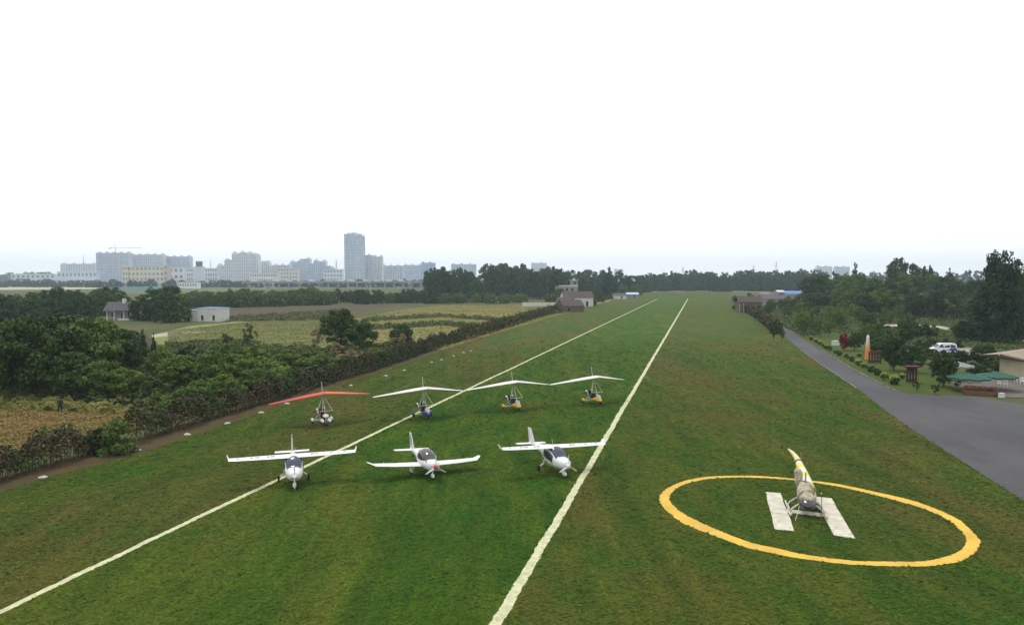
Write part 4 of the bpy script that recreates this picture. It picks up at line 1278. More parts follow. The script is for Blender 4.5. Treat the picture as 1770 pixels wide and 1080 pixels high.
for x, y, z in m.v:       # wrinkles and folds of the cloth
    d = 0
    for i in range(10):
        k = 3 + i * 1.1
        d += math.sin(k * (x * math.cos(ph[i, 0]) + y * math.sin(ph[i, 0])) + k * .8 * z + ph[i, 1]) / (1 + i * .35)
    vv.append((x * (1 + .02 * d), y * (1 + .07 * d), z + .05 * d - (.12 if z < .8 else 0)))
m.v = vv
tp = m.build('tarpaulin', TARP, hl, True)
m = MB()
for x in (.75, -.1):
    sc = sec_at(secs, x)
    m.tube([ring_pt(sc, q * math.pi / 12, .05) for q in range(-1, 14)], .022, 6)
m.tube([ring_pt(sec_at(secs, 1.0 - .18 * k), .5 + .17 * k, .05) for k in range(9)], .022, 6)
m.build('straps', plain('dark_strap', (.12, .10, .07), .8, .2), tp, True)
ns = smooth_secs([(1.5, .66, .06, .06, 2), (1.35, .66, .30, .22, 2.1), (1.0, .68, .46, .34, 2.2), (.4, .66, .50, .36, 2.2), (-.3, .62, .3, .2, 2)], 5)
m = MB(); m.loft(ns, 24); m.build('cabin_nose', GLASS_T, hl, True)
s2 = smooth_secs([(.10, 0, .05, .06, 2), (.06, 0, .22, .22, 2.2), (-.25, 0, .30, .30, 2.3), (-.65, 0, .32, .30, 2.3), (-.85, 0, .2, .2, 2)], 4)
m = MB(); m.loft(s2, 16)
m.v = [(z * .9 - .75, y * .75 - .34, -x * 1.0 + 1.50) for x, y, z in m.v]     # upright wrapped rotor head
m.v = [(x + .03 * math.sin(9 * z), y + .03 * math.sin(7 * z + 1), z) for x, y, z in m.v]
m.build('wrapped_rotor_head', TARP, hl, True)
m = MB(); m.tube([(-.3, .02, 1.7), (-.3, .02, 2.25)], [.05, .04], 10); m.build('rotor_mast', METAL, hl, True)
m = MB(); m.tube([(0.7, 0, -.1), (-1.6, 0, .08), (-3.6, 0, .18), (-5.4, 0, .30)], [.34, .31, .26, .20], 18)
bo = m.build('tail_boom', BOOM, hl, True); bo.location = (-.85, .27, 1.30)
m = MB(); m.tube([(-4.55, 0, .243), (-4.85, 0, .263)], [.245, .238], 16); m.build('boom_band', DARKM, bo, True)
m = MB(); m.tube([(-5.38, 0, .298), (-5.8, -.06, .40), (-6.2, -.22, .56), (-6.6, -.48, .74)], [.20, .17, .13, .05], 14); m.build('tail_tip', plain('pale_yellow_fin', (.62, .56, .26), .4, .4), bo, True)
for a in (0, math.pi):
    mm = MB(); mm.box((-5.35, .20, .34 + math.cos(a) * .24), (.09, .02, .46), 0, .25); mm.build('tail_rotor_blade', METAL, bo)
for sg in (1, -1):
    m = MB(); m.tube([(1.75, sg * .98, .30), (1.5, sg * .98, .10), (-1.3, sg * .98, .08), (-1.5, sg * .98, .10)], .05, 8)
    sk = m.build('skid', BAR, hl, True)
    for x in (.75, -.55):
        m = MB(); m.tube([(x, sg * .42, .62), (x, sg * .80, .34), (x, sg * .98, .10)], .055, 8); m.build('skid_strut', BAR, sk, True)
    m = MB(); m.box((.2, sg * .98, .24), (1.2, .09, .05)); m.build('step', METAL, sk)
m = MB(); m.tube([(1.2, -.48, .62), (1.6, -.62, .34), (1.9, -.75, .1), (2.1, -.80, .02)], .015, 6); m.build('tie_rope', plain('pale_rope', (.6, .56, .45), .8, .2), tp)
p = at(1418.5, 917)
m = MB(); m.tube([(0, 0, 0), (.02, 0, 2.05)], [.025, .018], 8); m.v = [(a + p.x, b + p.y, c) for a, b, c in m.v]
r = empty('marker_pole', (p.x, p.y, 0), 0, 'thin dark pole standing on the pad before the covered helicopter', 'pole')
o = m.build('shaft', plain('rusty_pole', (.10, .075, .06), .7, .3), r); o.location = (-p.x, -p.y, 0)
m = MB(); m.lathe([(.01, 2.05), (.035, 2.07), (.035, 2.12), (.005, 2.14)], 10); m.build('cap', TUBE_W, r)

# ------------------------------------------------------------------ boundary stones and the person in the crop
STONES = [(73.6, 827), (237.5, 779.5), (323.6, 752.3), (393, 733), (451, 714.4), (496, 698.6), (606.5, 667.2), (666.7, 650.4), (699, 641), (746, 626.8), (763, 622.4), (784, 616), (801, 610.2), (814, 607.3)]
STONE = plain('whitewashed_stone', (.48, .46, .40), .9, .1, .2, 5, ((.3, .27, .2), .5))
NUM = ['nearest the photo corner', 'below the green shrub in the hedge gap', 'third along the earth strip', 'fourth along the earth strip', 'before the red trike wing tip', 'just right of the red wing tip', 'behind the right half of the red wing', 'between the red and the first white wing', 'ninth along the earth strip', 'tenth along the earth strip', 'eleventh along the earth strip', 'twelfth along the earth strip', 'thirteenth along the earth strip', 'last small one up the hedge']
for i, (x, y) in enumerate(STONES):
    rg = np.random.default_rng(i + 50)
    p = at(x, y); m = MB()
    m.lathe([(.34, -.02), (.40, .05), (.34, .13), (.18, .19), (.03, .20)], 9)
    m.v = [(a * .80 * (1 + rg.normal(0, .1)), b * .55 * (1 + rg.normal(0, .1)), c * .8 * (1 + rg.normal(0, .12))) for a, b, c in m.v]
    o = m.build('boundary_stone', STONE, None, True); o.location = (p.x, p.y, .035); o.rotation_euler = (0, 0, rg.uniform(0, 3))
    tag(o, 'white painted boundary stone on the hedge foot, ' + NUM[i], 'stone', 'white boundary stones along the hedge')

def person(px, py, label):
    p = at(px, py)
    J = {'pelvis': (0, 0, .92), 'chest': (.02, -.05, 1.25), 'neck': (.03, -.09, 1.45), 'head': (.03, -.12, 1.58), 'crown': (.03, -.12, 1.72),
         'hl': (.11, 0, .88), 'kl': (.13, -.05, .48), 'al': (.14, .03, .08), 'tl': (.15, -.14, .04),
         'hr': (-.11, 0, .88), 'kr': (-.13, -.02, .48), 'ar': (-.14, .05, .08), 'tr': (-.15, -.12, .04),
         'sl': (.19, -.06, 1.38), 'el': (.25, -.12, 1.12), 'wl': (.20, -.32, .98), 'fl': (.19, -.40, .96),
         'sr': (-.16, -.06, 1.38), 'er': (-.24, -.10, 1.12), 'wr': (-.18, -.30, 1.0), 'fr': (-.17, -.38, .98)}
    rad = {'pelvis': .16, 'chest': .17, 'neck': .07, 'head': .105, 'crown': .08, 'hl': .11, 'kl': .075, 'al': .05, 'tl': .045, 'hr': .11, 'kr': .075, 'ar': .05, 'tr': .045, 'sl': .08, 'el': .055, 'wl': .04, 'fl': .04, 'sr': .08, 'er': .055, 'wr': .04, 'fr': .04}
    E = [('pelvis', 'chest'), ('chest', 'neck'), ('neck', 'head'), ('head', 'crown'), ('pelvis', 'hl'), ('hl', 'kl'), ('kl', 'al'), ('al', 'tl'), ('pelvis', 'hr'), ('hr', 'kr'), ('kr', 'ar'), ('ar', 'tr'), ('chest', 'sl'), ('sl', 'el'), ('el', 'wl'), ('wl', 'fl'), ('chest', 'sr'), ('sr', 'er'), ('er', 'wr'), ('wr', 'fr')]
    names = list(J)
    me = bpy.data.meshes.new('body')
    me.from_pydata([J[k] for k in names], [(names.index(a), names.index(b)) for a, b in E], [])
    t = NT('dark_clothes_and_skin')
    sxyz = t.n.new('ShaderNodeSeparateXYZ'); t.l.new(t.co(), sxyz.inputs[0])
    c = t.mix(t.math('GREATER_THAN', sxyz.outputs[2], .9), (.022, .022, .028), (.035, .038, .040))
    c = t.mix(t.math('GREATER_THAN', sxyz.outputs[2], 1.47), c, (.32, .20, .14))
    t.base(c)
    root = empty('person', (p.x, p.y, 0), R(20), label, 'person')
    o = add_obj('body', me, t.fin(.8, .2), root)
    o.modifiers.new('skin', 'SKIN')
    sv = me.skin_vertices[0].data
    for i, k in enumerate(names):
        sv[i].radius = (rad[k], rad[k]); sv[i].use_root = (k == 'pelvis')
    o.modifiers.new('sub', 'SUBSURF').levels = 2
    o.modifiers['sub'].render_levels = 2
    m = MB(); m.lathe([(.125, 1.60), (.13, 1.66), (.10, 1.76), (.04, 1.79), (.005, 1.795)], 14, (.03, -.12, 0)); m.build('hair', plain('black_hair', (.012, .011, .010), .6, .3), root, True)
    return root
person(104.5, 715, 'person in dark clothes standing in the yellow crop field')

# ------------------------------------------------------------------ farm houses and garden buildings
PLASTER = plain('white_plaster', (.56, .56, .52), .85, .2, .08, .6, ((.4, .38, .33), .5))
CREAM = plain('cream_plaster', (.56, .50, .34), .85, .2, .08, .6, ((.36, .32, .22), .4))
TILE_G = plain('grey_roof_tile', (.085, .085, .088), .8, .2, .2, 2)
TILE_B = plain('brown_roof_tile', (.085, .068, .060), .8, .2, .2, 2)
TILE_T = plain('tan_roof', (.29, .235, .18), .8, .2, .12, 1.5)
BRICK = plain('dull_brick', (.135, .10, .07), .9, .1, .2, 2)
BLUE = plain('blue_sheet_roof', (.08, .22, .48), .5, .3, .1, 1)
DARKW = plain('dark_window', (.02, .024, .03), .2, .5, .2, 1)
WOOD = plain('dark_red_wood', (.060, .026, .021), .7, .2, .15)
CONC = plain('grey_concrete', (.24, .25, .25), .85, .2, .12, .3)

def gable(m, c, L, W, z0, z1, over=.3, thk=.12):
    """two roof slopes, ridge along local x"""
    x0, x1 = c[0] - L / 2 - over, c[0] + L / 2 + over
    for sg in (1, -1):
        ye = c[1] + sg * (W / 2 + over)
        ze = z0 - over * (z1 - z0) / (W / 2)
        m.add([(x0, c[1], z1), (x1, c[1], z1), (x1, ye, ze), (x0, ye, ze), (x0, c[1], z1 + thk), (x1, c[1], z1 + thk), (x1, ye, ze + thk), (x0, ye, ze + thk)],
              [(0, 1, 2, 3), (7, 6, 5, 4), (0, 4, 5, 1), (1, 5, 6, 2), (2, 6, 7, 3), (3, 7, 4, 0)])

def gabled_house(name, px, base, wm, dm, eave, ridge, rz, wall_mat, roof_mat, label, openings=(), wing_out=None):
    p = at(px, base)
    r = empty(name, (p.x, p.y, 0), rz, label, 'house')
    m = MB(); m.box((0, dm / 2, eave / 2), (wm, dm, eave))
    for sx in (-1, 1):
        x = sx * (wm / 2 - .08)
        m.add([(x - .07, .02, eave - .01), (x + .07, .02, eave - .01), (x + .07, dm - .02, eave - .01), (x - .07, dm - .02, eave - .01), (x - .07, dm / 2, ridge - .03), (x + .07, dm / 2, ridge - .03)],
              [(0, 1, 2, 3), (0, 4, 5, 1), (2, 5, 4, 3), (0, 3, 4), (1, 5, 2)])
    w = m.build('wall', wall_mat, r)
    m = MB(); gable(m, (0, dm / 2), wm, dm, eave, ridge); m.build('roof', roof_mat, r)
    for x, z, ww, hh, nm in openings:
        m = MB(); m.box((x, -.012, z), (ww, .06, hh)); o = m.build(nm, DARKW, r)
        m = MB(); m.box((x, -.05, z + hh / 2 + .05), (ww + .2, .05, .1)); m.box((x, -.05, z - hh / 2 - .05), (ww + .2, .07, .1)); m.build('frame', PLASTER, o)
    return r

# pillared house in the left fields
p = at(205, 553); D = p.y; k = D / F
r = empty('pillared_house', (p.x, p.y, 0), 0, 'grey-roofed house with white porch pillars behind the left trees', 'house')
m = MB(); m.box((0, 4.2, 1.6), (8.6, 4.4, 3.2)); m.build('wall', plain('shaded_plaster', (.30, .29, .27), .9, .1), r)
m = MB(); gable(m, (0, 3.2), 9.4, 6.8, 3.3, 5.9, .35); m.build('roof', TILE_G, r)
for x in (-4.0, -1.6, 1.6, 4.0):
    m = MB(); m.box((x, .35, 1.6), (.34, .34, 3.2)); m.box((x, .35, .15), (.5, .5, .3)); m.build('pillar', PLASTER, r)
m = MB(); m.box((0.4, 1.97, 1.1), (1.1, .06, 2.2)); m.build('door', DARKW, r)
for x in (-2.8, 2.8):
    m = MB(); m.box((x, 1.97, 1.7), (1.3, .06, 1.3)); o = m.build('window', DARKW, r)
    m = MB(); m.box((x, 1.93, .98), (1.6, .12, .1)); m.build('sill', PLASTER, o)
m = MB(); m.box((.5, 3.0, 6.2), (1.0, 1.0, 1.7)); m.build('chimney', PLASTER, r)
m = MB(); m.box((3.0, -1.4, .3), (5.2, .18, .6)); m.build('porch_wall', PLASTER, r)
# white flat roofed house
p = at(348, 556); r = empty('flat_roofed_house', (p.x, p.y, 0), R(-14), 'white flat-roofed house with blue parapet edge beside the meadow', 'house')
m = MB(); m.box((2.4, 3, 2.1), (7.6, 6, 4.2)); m.box((-4.0, 3.6, 1.75), (5.2, 5.6, 3.5)); m.build('wall', PLASTER, r)
m = MB(); m.box((2.4, 3, 4.3), (7.9, 6.3, .2)); m.build('roof', PLASTER, r)
m = MB(); m.box((-4.0, 3.6, 3.58), (5.4, 5.8, .16)); m.box((2.4, 3, 4.46), (7.6, 6.0, .12)); m.build('parapet', BLUE, r)
for x in (.4, 4.6):
    m = MB(); m.box((x, -.02, 1.3), (.8, .06, 1.6)); o = m.build('window', DARKW, r)
    m = MB(); m.box((x, -.06, .45), (1.0, .08, .1)); m.build('sill', PLASTER, o)
m = MB(); m.box((-5.4, .76, 1.0), (.9, .06, 2.0)); m.build('door', DARKW, r)

# farm beside the runway
gabled_house('farm_shed', 992, 539.5, 9.5, 7, 2.7, 5.0, R(24), BRICK, TILE_B, 'brown brick shed with gable roof at the hedge beside the runway', [(-2.4, 1.2, 1.0, 2.0, 'door')])
gabled_house('farm_house', 1000, 530, 15, 8, 4.6, 7.4, R(10), PLASTER, TILE_B, 'white farm house with brown roof behind the brick shed', [(-4, 2.6, 1.4, 1.4, 'window'), (0, 2.6, 1.4, 1.4, 'window'), (4.4, 1.4, 1.2, 2.4, 'door')])
gabled_house('farm_house', 976, 535, 7, 7, 3.4, 5.4, R(-12), PLASTER, TILE_B, 'small white house left against the brick shed', [(-1.6, 1.7, 1.0, 1.2, 'window')])
p = at(905, 530)
r = empty('boundary_wall', (p.x, p.y, 0), R(-3), 'long low pale wall running left from the small white house', 'wall')
for i in range(6):
    m = MB(); m.box((1.0 + i * 3.3, 0, 1.0), (3.26, .24, 2.0)); m.box((1.0 + i * 3.3, 0, 2.06), (3.3, .36, .12)); m.build('wall_panel', PLASTER, r)
p = at(990, 518); r = empty('tower_house', (p.x, p.y, 0), R(15), 'grey storeyed house with roof terrace and small stair tower on the farm', 'house')
m = MB(); m.box((-3, 4, 4.4), (13, 8, 8.8)); m.build('wall', CONC, r)
m = MB(); m.box((2.2, 4, 10.6), (4.0, 4.0, 3.8)); m.build('stair_tower', CONC, r)
m = MB(); m.box((2.2, 4, 12.7), (5.4, 5.4, .3)); m.box((2.2, 4, 13.4), (1.2, 1.2, 1.2)); m.build('roof', PLASTER, r)
m = MB(); m.box((-3, .1, 9.15), (13.2, .2, .7)); m.build('parapet', PLASTER, r)
for x in (-7.5, -4, -.5):
    m = MB(); m.box((x, -.03, 6.6), (1.8, .08, 1.6)); m.build('window', DARKW, r)
m = MB(); m.box((2.2, 1.97, 10.9), (1.5, .08, 1.4)); m.build('window', DARKW, r)
for x, z, s in ((1072, 517, 'low shed with pale wall right of the pointed conifer'), (1094, 515, 'low shed with bluish roof nearer the hedge end')):
    gabled_house('shed', x, z, 8.5, 6, 2.6, 3.8, R(5), PLASTER if x == 1072 else CONC, TILE_G if x == 1072 else plain('pale_blue_roof', (.42, .50, .60), .6, .3), s, [(1, 1.2, 1.0, 1.8, 'door')])

# ruined farm right of the runway end
p = at(1311, 541); r = empty('farm_house', (p.x, p.y, 0), R(-4), 'long brown-roofed farmhouse with pale gate posts beside the runway end', 'house')
m = MB(); m.box((-2.5, 6, 2.2), (9.5, 6, 4.4)); m.build('wall', BRICK, r)
m = MB(); gable(m, (-2.5, 6), 9.5, 6, 4.4, 6.6); m.build('roof', TILE_B, r)
for x in (-7.2, -5.6, 3.8):
    m = MB(); m.box((x, 1.2, 1.9), (.4, .4, 3.8)); m.build('post', CONC, r)
m = MB(); m.box((-1.0, -.4, .5), (7.0, .25, 1.0)); m.build('low_wall', PLASTER, r)
for x in (-5, -2, 1):
    m = MB(); m.box((x, 2.97, 2.2), (1.2, .08, 1.4)); m.build('window', DARKW, r)
gabled_house('farm_house', 1348, 528, 18, 8, 3.4, 5.6, R(-3), plain('grey_wall', (.30, .28, .27), .9, .1), plain('purple_grey_tile', (.12, .10, .115), .8, .2), 'long house with purple-grey roof right of the gate posts', [(-5, 1.6, 1.4, 1.2, 'window'), (0, 1.6, 1.4, 1.2, 'window')])
p = at(1325, 527); r = empty('small_white_house', (p.x, p.y, 0), 0, 'narrow white house front with two dark openings beside the brown-roofed farmhouse', 'house')
m = MB(); m.box((0, 2.5, 2.9), (4.2, 5, 5.8)); m.build('wall', PLASTER, r)
m = MB(); m.box((0, 2.4, 5.95), (5.2, 5.9, .25)); m.build('roof', PLASTER, r)
for x in (-1, 1):
    m = MB(); m.box((x, -.02, 3.6), (1.2, .06, 2.6)); m.build('window', DARKW, r)
gabled_house('blue_roofed_shed', 1366, 514, 17, 9, 3.0, 4.6, 0, PLASTER, BLUE, 'pale shed with bright blue roof before the far trees', [(-4, 1.5, 2, 1.6, 'window')])
gabled_house('shed', 1350, 514, 5, 7, 4.0, 5.2, 0, CONC, PLASTER, 'small pale shed left against the blue-roofed one')
for i, (x, y) in enumerate(((1385, 513), (1397.5, 514))):
    p = at(x, y); r = empty('water_tank_post', (p.x, p.y, 0), 0, ('pale slim tank on a post beside the blue-roofed shed', 'pale slim tank on a post farther from the blue-roofed shed')[i], 'tank')
    m = MB(); m.tube([(0, 0, 0), (0, 0, 4.2)], .3, 8); m.build('post', CONC, r)
    m = MB(); m.lathe([(.4, 4.2), (1.0, 4.4), (1.0, 6.6), (.5, 7.0)], 14); m.build('tank', PLASTER, r, True)

# tan roofed house at the right edge, with terrace
p = at(1806, 661); r = empty('tan_roofed_house', (p.x, p.y, 0), R(0), 'cream house with overhanging tan roof at the right edge of the photo', 'house')
m = MB(); m.box((3.2, 4.0, 1.55), (9.4, 6, 3.1)); m.build('wall', CREAM, r)
m = MB(); m.add([(-4.1, 2.6, 3.55), (-1.2, -1.3, 2.75), (9.5, -1.3, 2.75), (9.5, 8.2, 2.9), (-3.6, 8.2, 2.9), (1.8, 3.8, 4.5), (8.5, 3.8, 4.5)],
               [(1, 2, 6, 5), (0, 1, 5), (4, 0, 5), (5, 6, 3, 4), (2, 3, 6)])
m.add([(-4.1, 2.6, 3.37), (-1.2, -1.3, 2.57), (9.5, -1.3, 2.57), (9.5, 8.2, 2.72), (-3.6, 8.2, 2.72)], [(0, 4, 3, 2, 1)])
m.add([(-4.1, 2.6, 3.37), (-1.2, -1.3, 2.57), (9.5, -1.3, 2.57), (-4.1, 2.6, 3.55), (-1.2, -1.3, 2.75), (9.5, -1.3, 2.75)], [(0, 1, 4, 3), (1, 2, 5, 4)])
m.build('roof', TILE_T, r)
for x in (-.9, ):
    m = MB(); m.box((x, .97, 1.75), (.9, .08, 1.3)); o = m.build('window', DARKW, r)
    m = MB()
    for q in (-.47, 0, .47): m.box((x + q, .90, 1.75), (.08, .06, 1.44))
    for q in (-.68, .68): m.box((x, .90, 1.75 + q), (1.02, .064, .08))
    m.build('frame', plain('white_frame', (.7, .7, .68), .5, .3), o)
m = MB(); m.box((.35, .97, 1.05), (.75, .08, 2.1)); m.build('door', DARKW, r)
for x in (-1.2, 1.6):
    m = MB(); m.box((x, -.9, 1.3), (.16, .16, 2.6)); m.build('porch_post', CREAM, r)
m = MB(); m.box((2.2, -2.4, .22), (8.5, 1.8, .42)); m.build('terrace_step', plain('dark_stone', (.09, .085, .085), .85, .2), r)

CHAIRW = plain('white_plastic', (.74, .74, .72), .45, .4, .04)
def chair(x, y, z, rz, label):
    r = empty('garden_chair', (x, y, z), rz, label, 'chair', 'chairs on the terrace')
    m = MB(); m.box((0, 0, .43), (.46, .46, .04)); m.build('seat', CHAIRW, r)
    m = MB()
    for q in (-.18, -.06, .06, .18): m.box((q, .22, .68), (.07, .03, .46), 0, 0, .12)
    m.box((0, .25, .92), (.46, .03, .06)); m.build('backrest', CHAIRW, r)
    for a in (-.2, .2):
        for b in (-.2, .2):
            m = MB(); m.box((a, b, .205), (.045, .045, .41)); m.build('leg', CHAIRW, r)
        m = MB(); m.box((a * 1.15, .0, .64), (.045, .44, .03)); m.build('armrest', CHAIRW, r)
for px, py, a, s in ((1758, 662, 20, 'white plastic chair by the door of the tan-roofed house'), (1767, 665, -40, 'white plastic chair farthest out on the terrace step'), (1738, 670, 150, 'white chair under the green parasols, nearer the house'), (1727, 668, 60, 'white chair under the green parasols, nearer the planter')):
    q = at(px, py); chair(q.x, q.y, .05, R(a), s)
# parasols
GREEN = plain('green_canvas', (.018, .085, .055), .7, .2, .12, 1.2)
GREYC = plain('grey_canvas', (.22, .24, .22), .7, .2, .12, 1.2)
def parasol(px, py, rad, z, mat, label):
    q = at(px, py); r = empty('parasol', (q.x, q.y, .05), random.uniform(0, .7), label, 'parasol', 'parasols on the terrace')
    n = 8
    m = MB(); vs = [(0, 0, z + .5)]
    for j in range(1, 5):
        t = j / 4
        for k in range(n * 2):
            a = math.pi * k / n
            sag = -.10 * t * (k % 2)
            vs.append((math.cos(a) * rad * t, math.sin(a) * rad * t, z + .5 * (1 - t) ** 1.15 + sag))
    fs = [(0, 1 + k, 1 + (k + 1) % 16) for k in range(16)]
    for j in range(3):
        for k in range(16): fs.append((1 + j * 16 + k, 1 + (j + 1) * 16 + k, 1 + (j + 1) * 16 + (k + 1) % 16, 1 + j * 16 + (k + 1) % 16))
    m.add(vs, fs)
    c = m.build('canopy', mat, r)
    m = MB(); m.grid([[(vs[49 + k % 16][0], vs[49 + k % 16][1], vs[49 + k % 16][2]) for k in range(17)], [(vs[49 + k % 16][0], vs[49 + k % 16][1], vs[49 + k % 16][2] - .2) for k in range(17)]]); m.build('valance', mat, c)
    m = MB(); m.tube([(0, 0, 0), (0, 0, z + .55)], .03, 8); m.build('pole', METAL, r)
    m = MB(); m.lathe([(.35, 0), (.35, .08), (.08, .12)], 14); m.build('base', CONC, r)
    for k in range(8):
        a = math.pi * k / 4; m = MB(); m.tube([(0, 0, z + .42), (math.cos(a) * rad * .98, math.sin(a) * rad * .98, z - .02)], .012, 5); m.build('rib', METAL, c)
parasol(1674, 676, 2.4, 1.75, GREEN, 'green parasol over the brick planter, farther from the house')
parasol(1722, 674, 2.3, 1.8, GREEN, 'green parasol nearer the tan-roofed house')
parasol(1656, 658, 1.9, 2.1, GREYC, 'grey-green parasol peaking behind the green ones')
# brick planter with flowers
p0, p1 = at(1664, 682), at(1726, 686)
r = empty('brick_planter', p0, math.atan2((p1 - p0).y, (p1 - p0).x), 'low brick planter with red-brown flowers before the parasols', 'planter')
L = (p1 - p0).length
PLB = plain('planter_brick', (.16, .082, .05), .9, .1, .25, 4)
bm_ = MB(); bm_.box((0, 0, 0), (.44, .2, .15)); bme = None
for row in range(3):
    for j in range(int(L / .46)):
        if bme is None:
            o = bm_.build('brick', PLB, r); bme = o.data
        else:
            o = add_obj('brick', bme, None, r)
        o.location = (.23 + j * .46 + (row % 2) * .23, random.gauss(0, .008), .13 + row * .165)
m = MB(); m.box((L / 2, .5, .26), (L, .78, .5)); m.build('soil', EARTH, r)
rg = np.random.default_rng(77)
P = np.stack([rg.uniform(.1, L - .1, 900), rg.uniform(.2, .85, 900), rg.uniform(.5, 1.1, 900)], 1)
v, q = leaf_cards(P, np.tile((0, -.3, 1.), (900, 1)), .12, rg)
add_obj('flowers', np_mesh('flowers', v, q), leaf_mat('rusty_flowers', (.20, .04, .03), (.06, .08, .025), (.16, .06, .03)), r)['kind'] = 'stuff'
p = at(1731, 687.5); m = MB(); m.box((0, 0, .24), (.50, .5, .48), 0, 0, 0, .96); m.box((0, 0, .50), (.54, .54, .05))
o = m.build('white_block', PLASTER); o.location = (p.x, p.y, .05); tag(o, 'small white block at the edge of the asphalt before the planter', 'block')

# red post stand, posts and orange column by the garden
def post_stand(px, base, top, w, label, n=4):
    q = at(px, base); D = q.y; h = top_z(top, D)
    r = empty('post_stand', (q.x, q.y, 0), R(8), label, 'post stand')
    for i in range(n):
        x = -w / 2 + w * i / (n - 1)
        m = MB(); m.box((x, 0, h * .46 + (.0 if n < 5 else random.uniform(-.25, .1))), (.18, .18, h * .92)); m.build('post', WOOD, r)
    m = MB(); m.box((0, 0, h * .95), (w + (.6 if n < 5 else .1), .9 if n < 5 else .2, .2)); m.box((0, 0, h * .78), (w + .2, .12, .25)); m.build('top_beam', plain('bright_red_wood', (.11, .020, .022), .6, .3), r)
    m = MB(); m.box((0, 0, .35), (w + .1, .16, .3)); m.build('rail', WOOD, r)
post_stand(1575.5, 661, 632, 1.3, 'red wooden post stand on the lawn by the apron corner')
post_stand(1512, 628, 607, 2.0, 'dull red row of posts right of the orange column', 5)
q = at(1499.5, 621); D = q.y; h = top_z(578.5, D)
r = empty('orange_column', (q.x, q.y, 0), R(10), 'tapering orange column with white tip and dark marks in the garden', 'advertising column')
t = NT('orange_to_white')
sx = t.n.new('ShaderNodeSeparateXYZ'); t.l.new(t.co(), sx.inputs[0])
t.base(t.mix(t.ramp(t.math('ADD', sx.outputs[2], t.math('MULTIPLY', t.noise(2), .5)), h * .35, h * .9), (.72, .22, .07), (.70, .62, .52)))
m = MB(); m.lathe([(.46, 0), (.44, h * .1), (.33, h * .55), (.24, h * .9), (.17, h * .97), (.03, h)], 10); m.build('body', t.fin(.6, .3), r, True)
m = MB()
for i in range(4):
    z = h * (.50 + .10 * i); rr = .44 - .24 * (.5 + .1 * i)
    m.box((-.05, -rr - .03, z), (.22, .02, .05)); m.box((.02, -rr - .03, z + .1), (.05, .02, .16)); m.box((.10, -rr - .03, z - .08), (.12, .02, .04))
m.build('lettering', INK, r)
q = at(1444, 597); m = MB(); m.box((0, 0, .45), (1.3, .9, .9), .3, 0, 0, .92); m.box((0, 0, .93), (1.45, 1.05, .08), .3)
o = m.build('pale_cabinet', plain('pale_green_paint', (.50, .58, .54), .5, .3)); o.location = (q.x, q.y, .02); tag(o, 'pale cabinet standing left of the red blossoming tree', 'cabinet')

# parked van
VANW = plain('van_white', (.70, .72, .76), .3, .5, .04)
VANB = plain('van_blue', (.045, .06, .20), .35, .5, .08)
q = at(1630, 611); k = q.y / F
r = empty('parked_van', (q.x, q.y, .035), R(172), 'white minivan with dark blue rear stripes parked beyond the lawn', 'van')
prof = [(-2.1, .35), (-2.1, 1.05), (-2.0, 1.75), (-1.7, 1.92), (.5, 1.92), (.95, 1.75), (1.5, 1.15), (2.05, .98), (2.15, .75), (2.15, .35)]
m = MB(); rows = []
for y, s in ((-.82, .0), (-.80, 1), (.80, 1), (.82, 0)):
    pass
def slab_profile(prof, y0, y1, inset):
    mm = MB(); n = len(prof)
    def ring(y, k):
        return [(x * (1 - .0 * k), y * (1 - (.10 if z > 1.3 else 0)), z) for x, z in prof]
    A, B = ring(y0, 0), ring(y1, 0)
    mm.add(A + B, [tuple(range(n))[::-1], tuple(range(n, 2 * n))] + [(i, (i + 1) % n, n + (i + 1) % n, n + i) for i in range(n)])
    return mm
bo = slab_profile(prof, -.83, .83, 0).build('body', VANW, r)
for sg in (1, -1):
    for x0, x1, x2, x3, nm in ((.15, .95, .15, .62, 'front_window'), (-.85, .05, -.85, .05, 'side_window'), (-1.85, -.95, -1.80, -.95, 'rear_window')):
        m = MB(); y = sg * .836; y2 = sg * .757
        m.add([(x0, y, 1.18), (x1 + (.25 if nm == 'front_window' else 0), y, 1.18), (x3, y2, 1.72), (x2, y2, 1.72)], [(0, 1, 2, 3)])
        m.build(nm, DARKW, bo)
    m = MB(); m.add([(-2.06, sg * .838, 1.12), (-1.0, sg * .838, 1.12), (-.5, sg * .838, .55), (-2.0, sg * .838, .55)], [(0, 1, 2, 3)]); m.add([(-.6, sg * .838, .80), (-.1, sg * .838, .80), (-.1, sg * .838, .68), (-.6, sg * .838, .68)], [(0, 1, 2, 3)]); m.build('side_stripe', VANB, bo)
    for x in (-1.35, 1.4):
        wheel(r, (x, sg * .76, .32), .32, .20)
    m = MB(); m.box((2.14, sg * .6, .82), (.06, .3, .16)); m.build('headlight', plain('lamp_glass', (.6, .62, .62), .15, .5), r)
m = MB(); m.add([(1.50, -.70, 1.165), (1.50, .70, 1.165), (.97, .68, 1.74), (.97, -.68, 1.74)], [(0, 1, 2, 3)]); m.v = [(x + .03, y, z + .02) for x, y, z in m.v]; m.build('windscreen', DARKW, bo)
m = MB(); m.box((2.17, 0, .48), (.10, 1.6, .2)); m.box((-2.12, 0, .48), (.10, 1.6, .2)); m.build('bumper', plain('grey_bumper', (.12, .12, .13), .6, .3), r)
m = MB(); m.tube([(-2.0, -.5, 1.9), (-2.0, .5, 1.9)], .03, 6); m.build('roof_rail', METAL, bo)

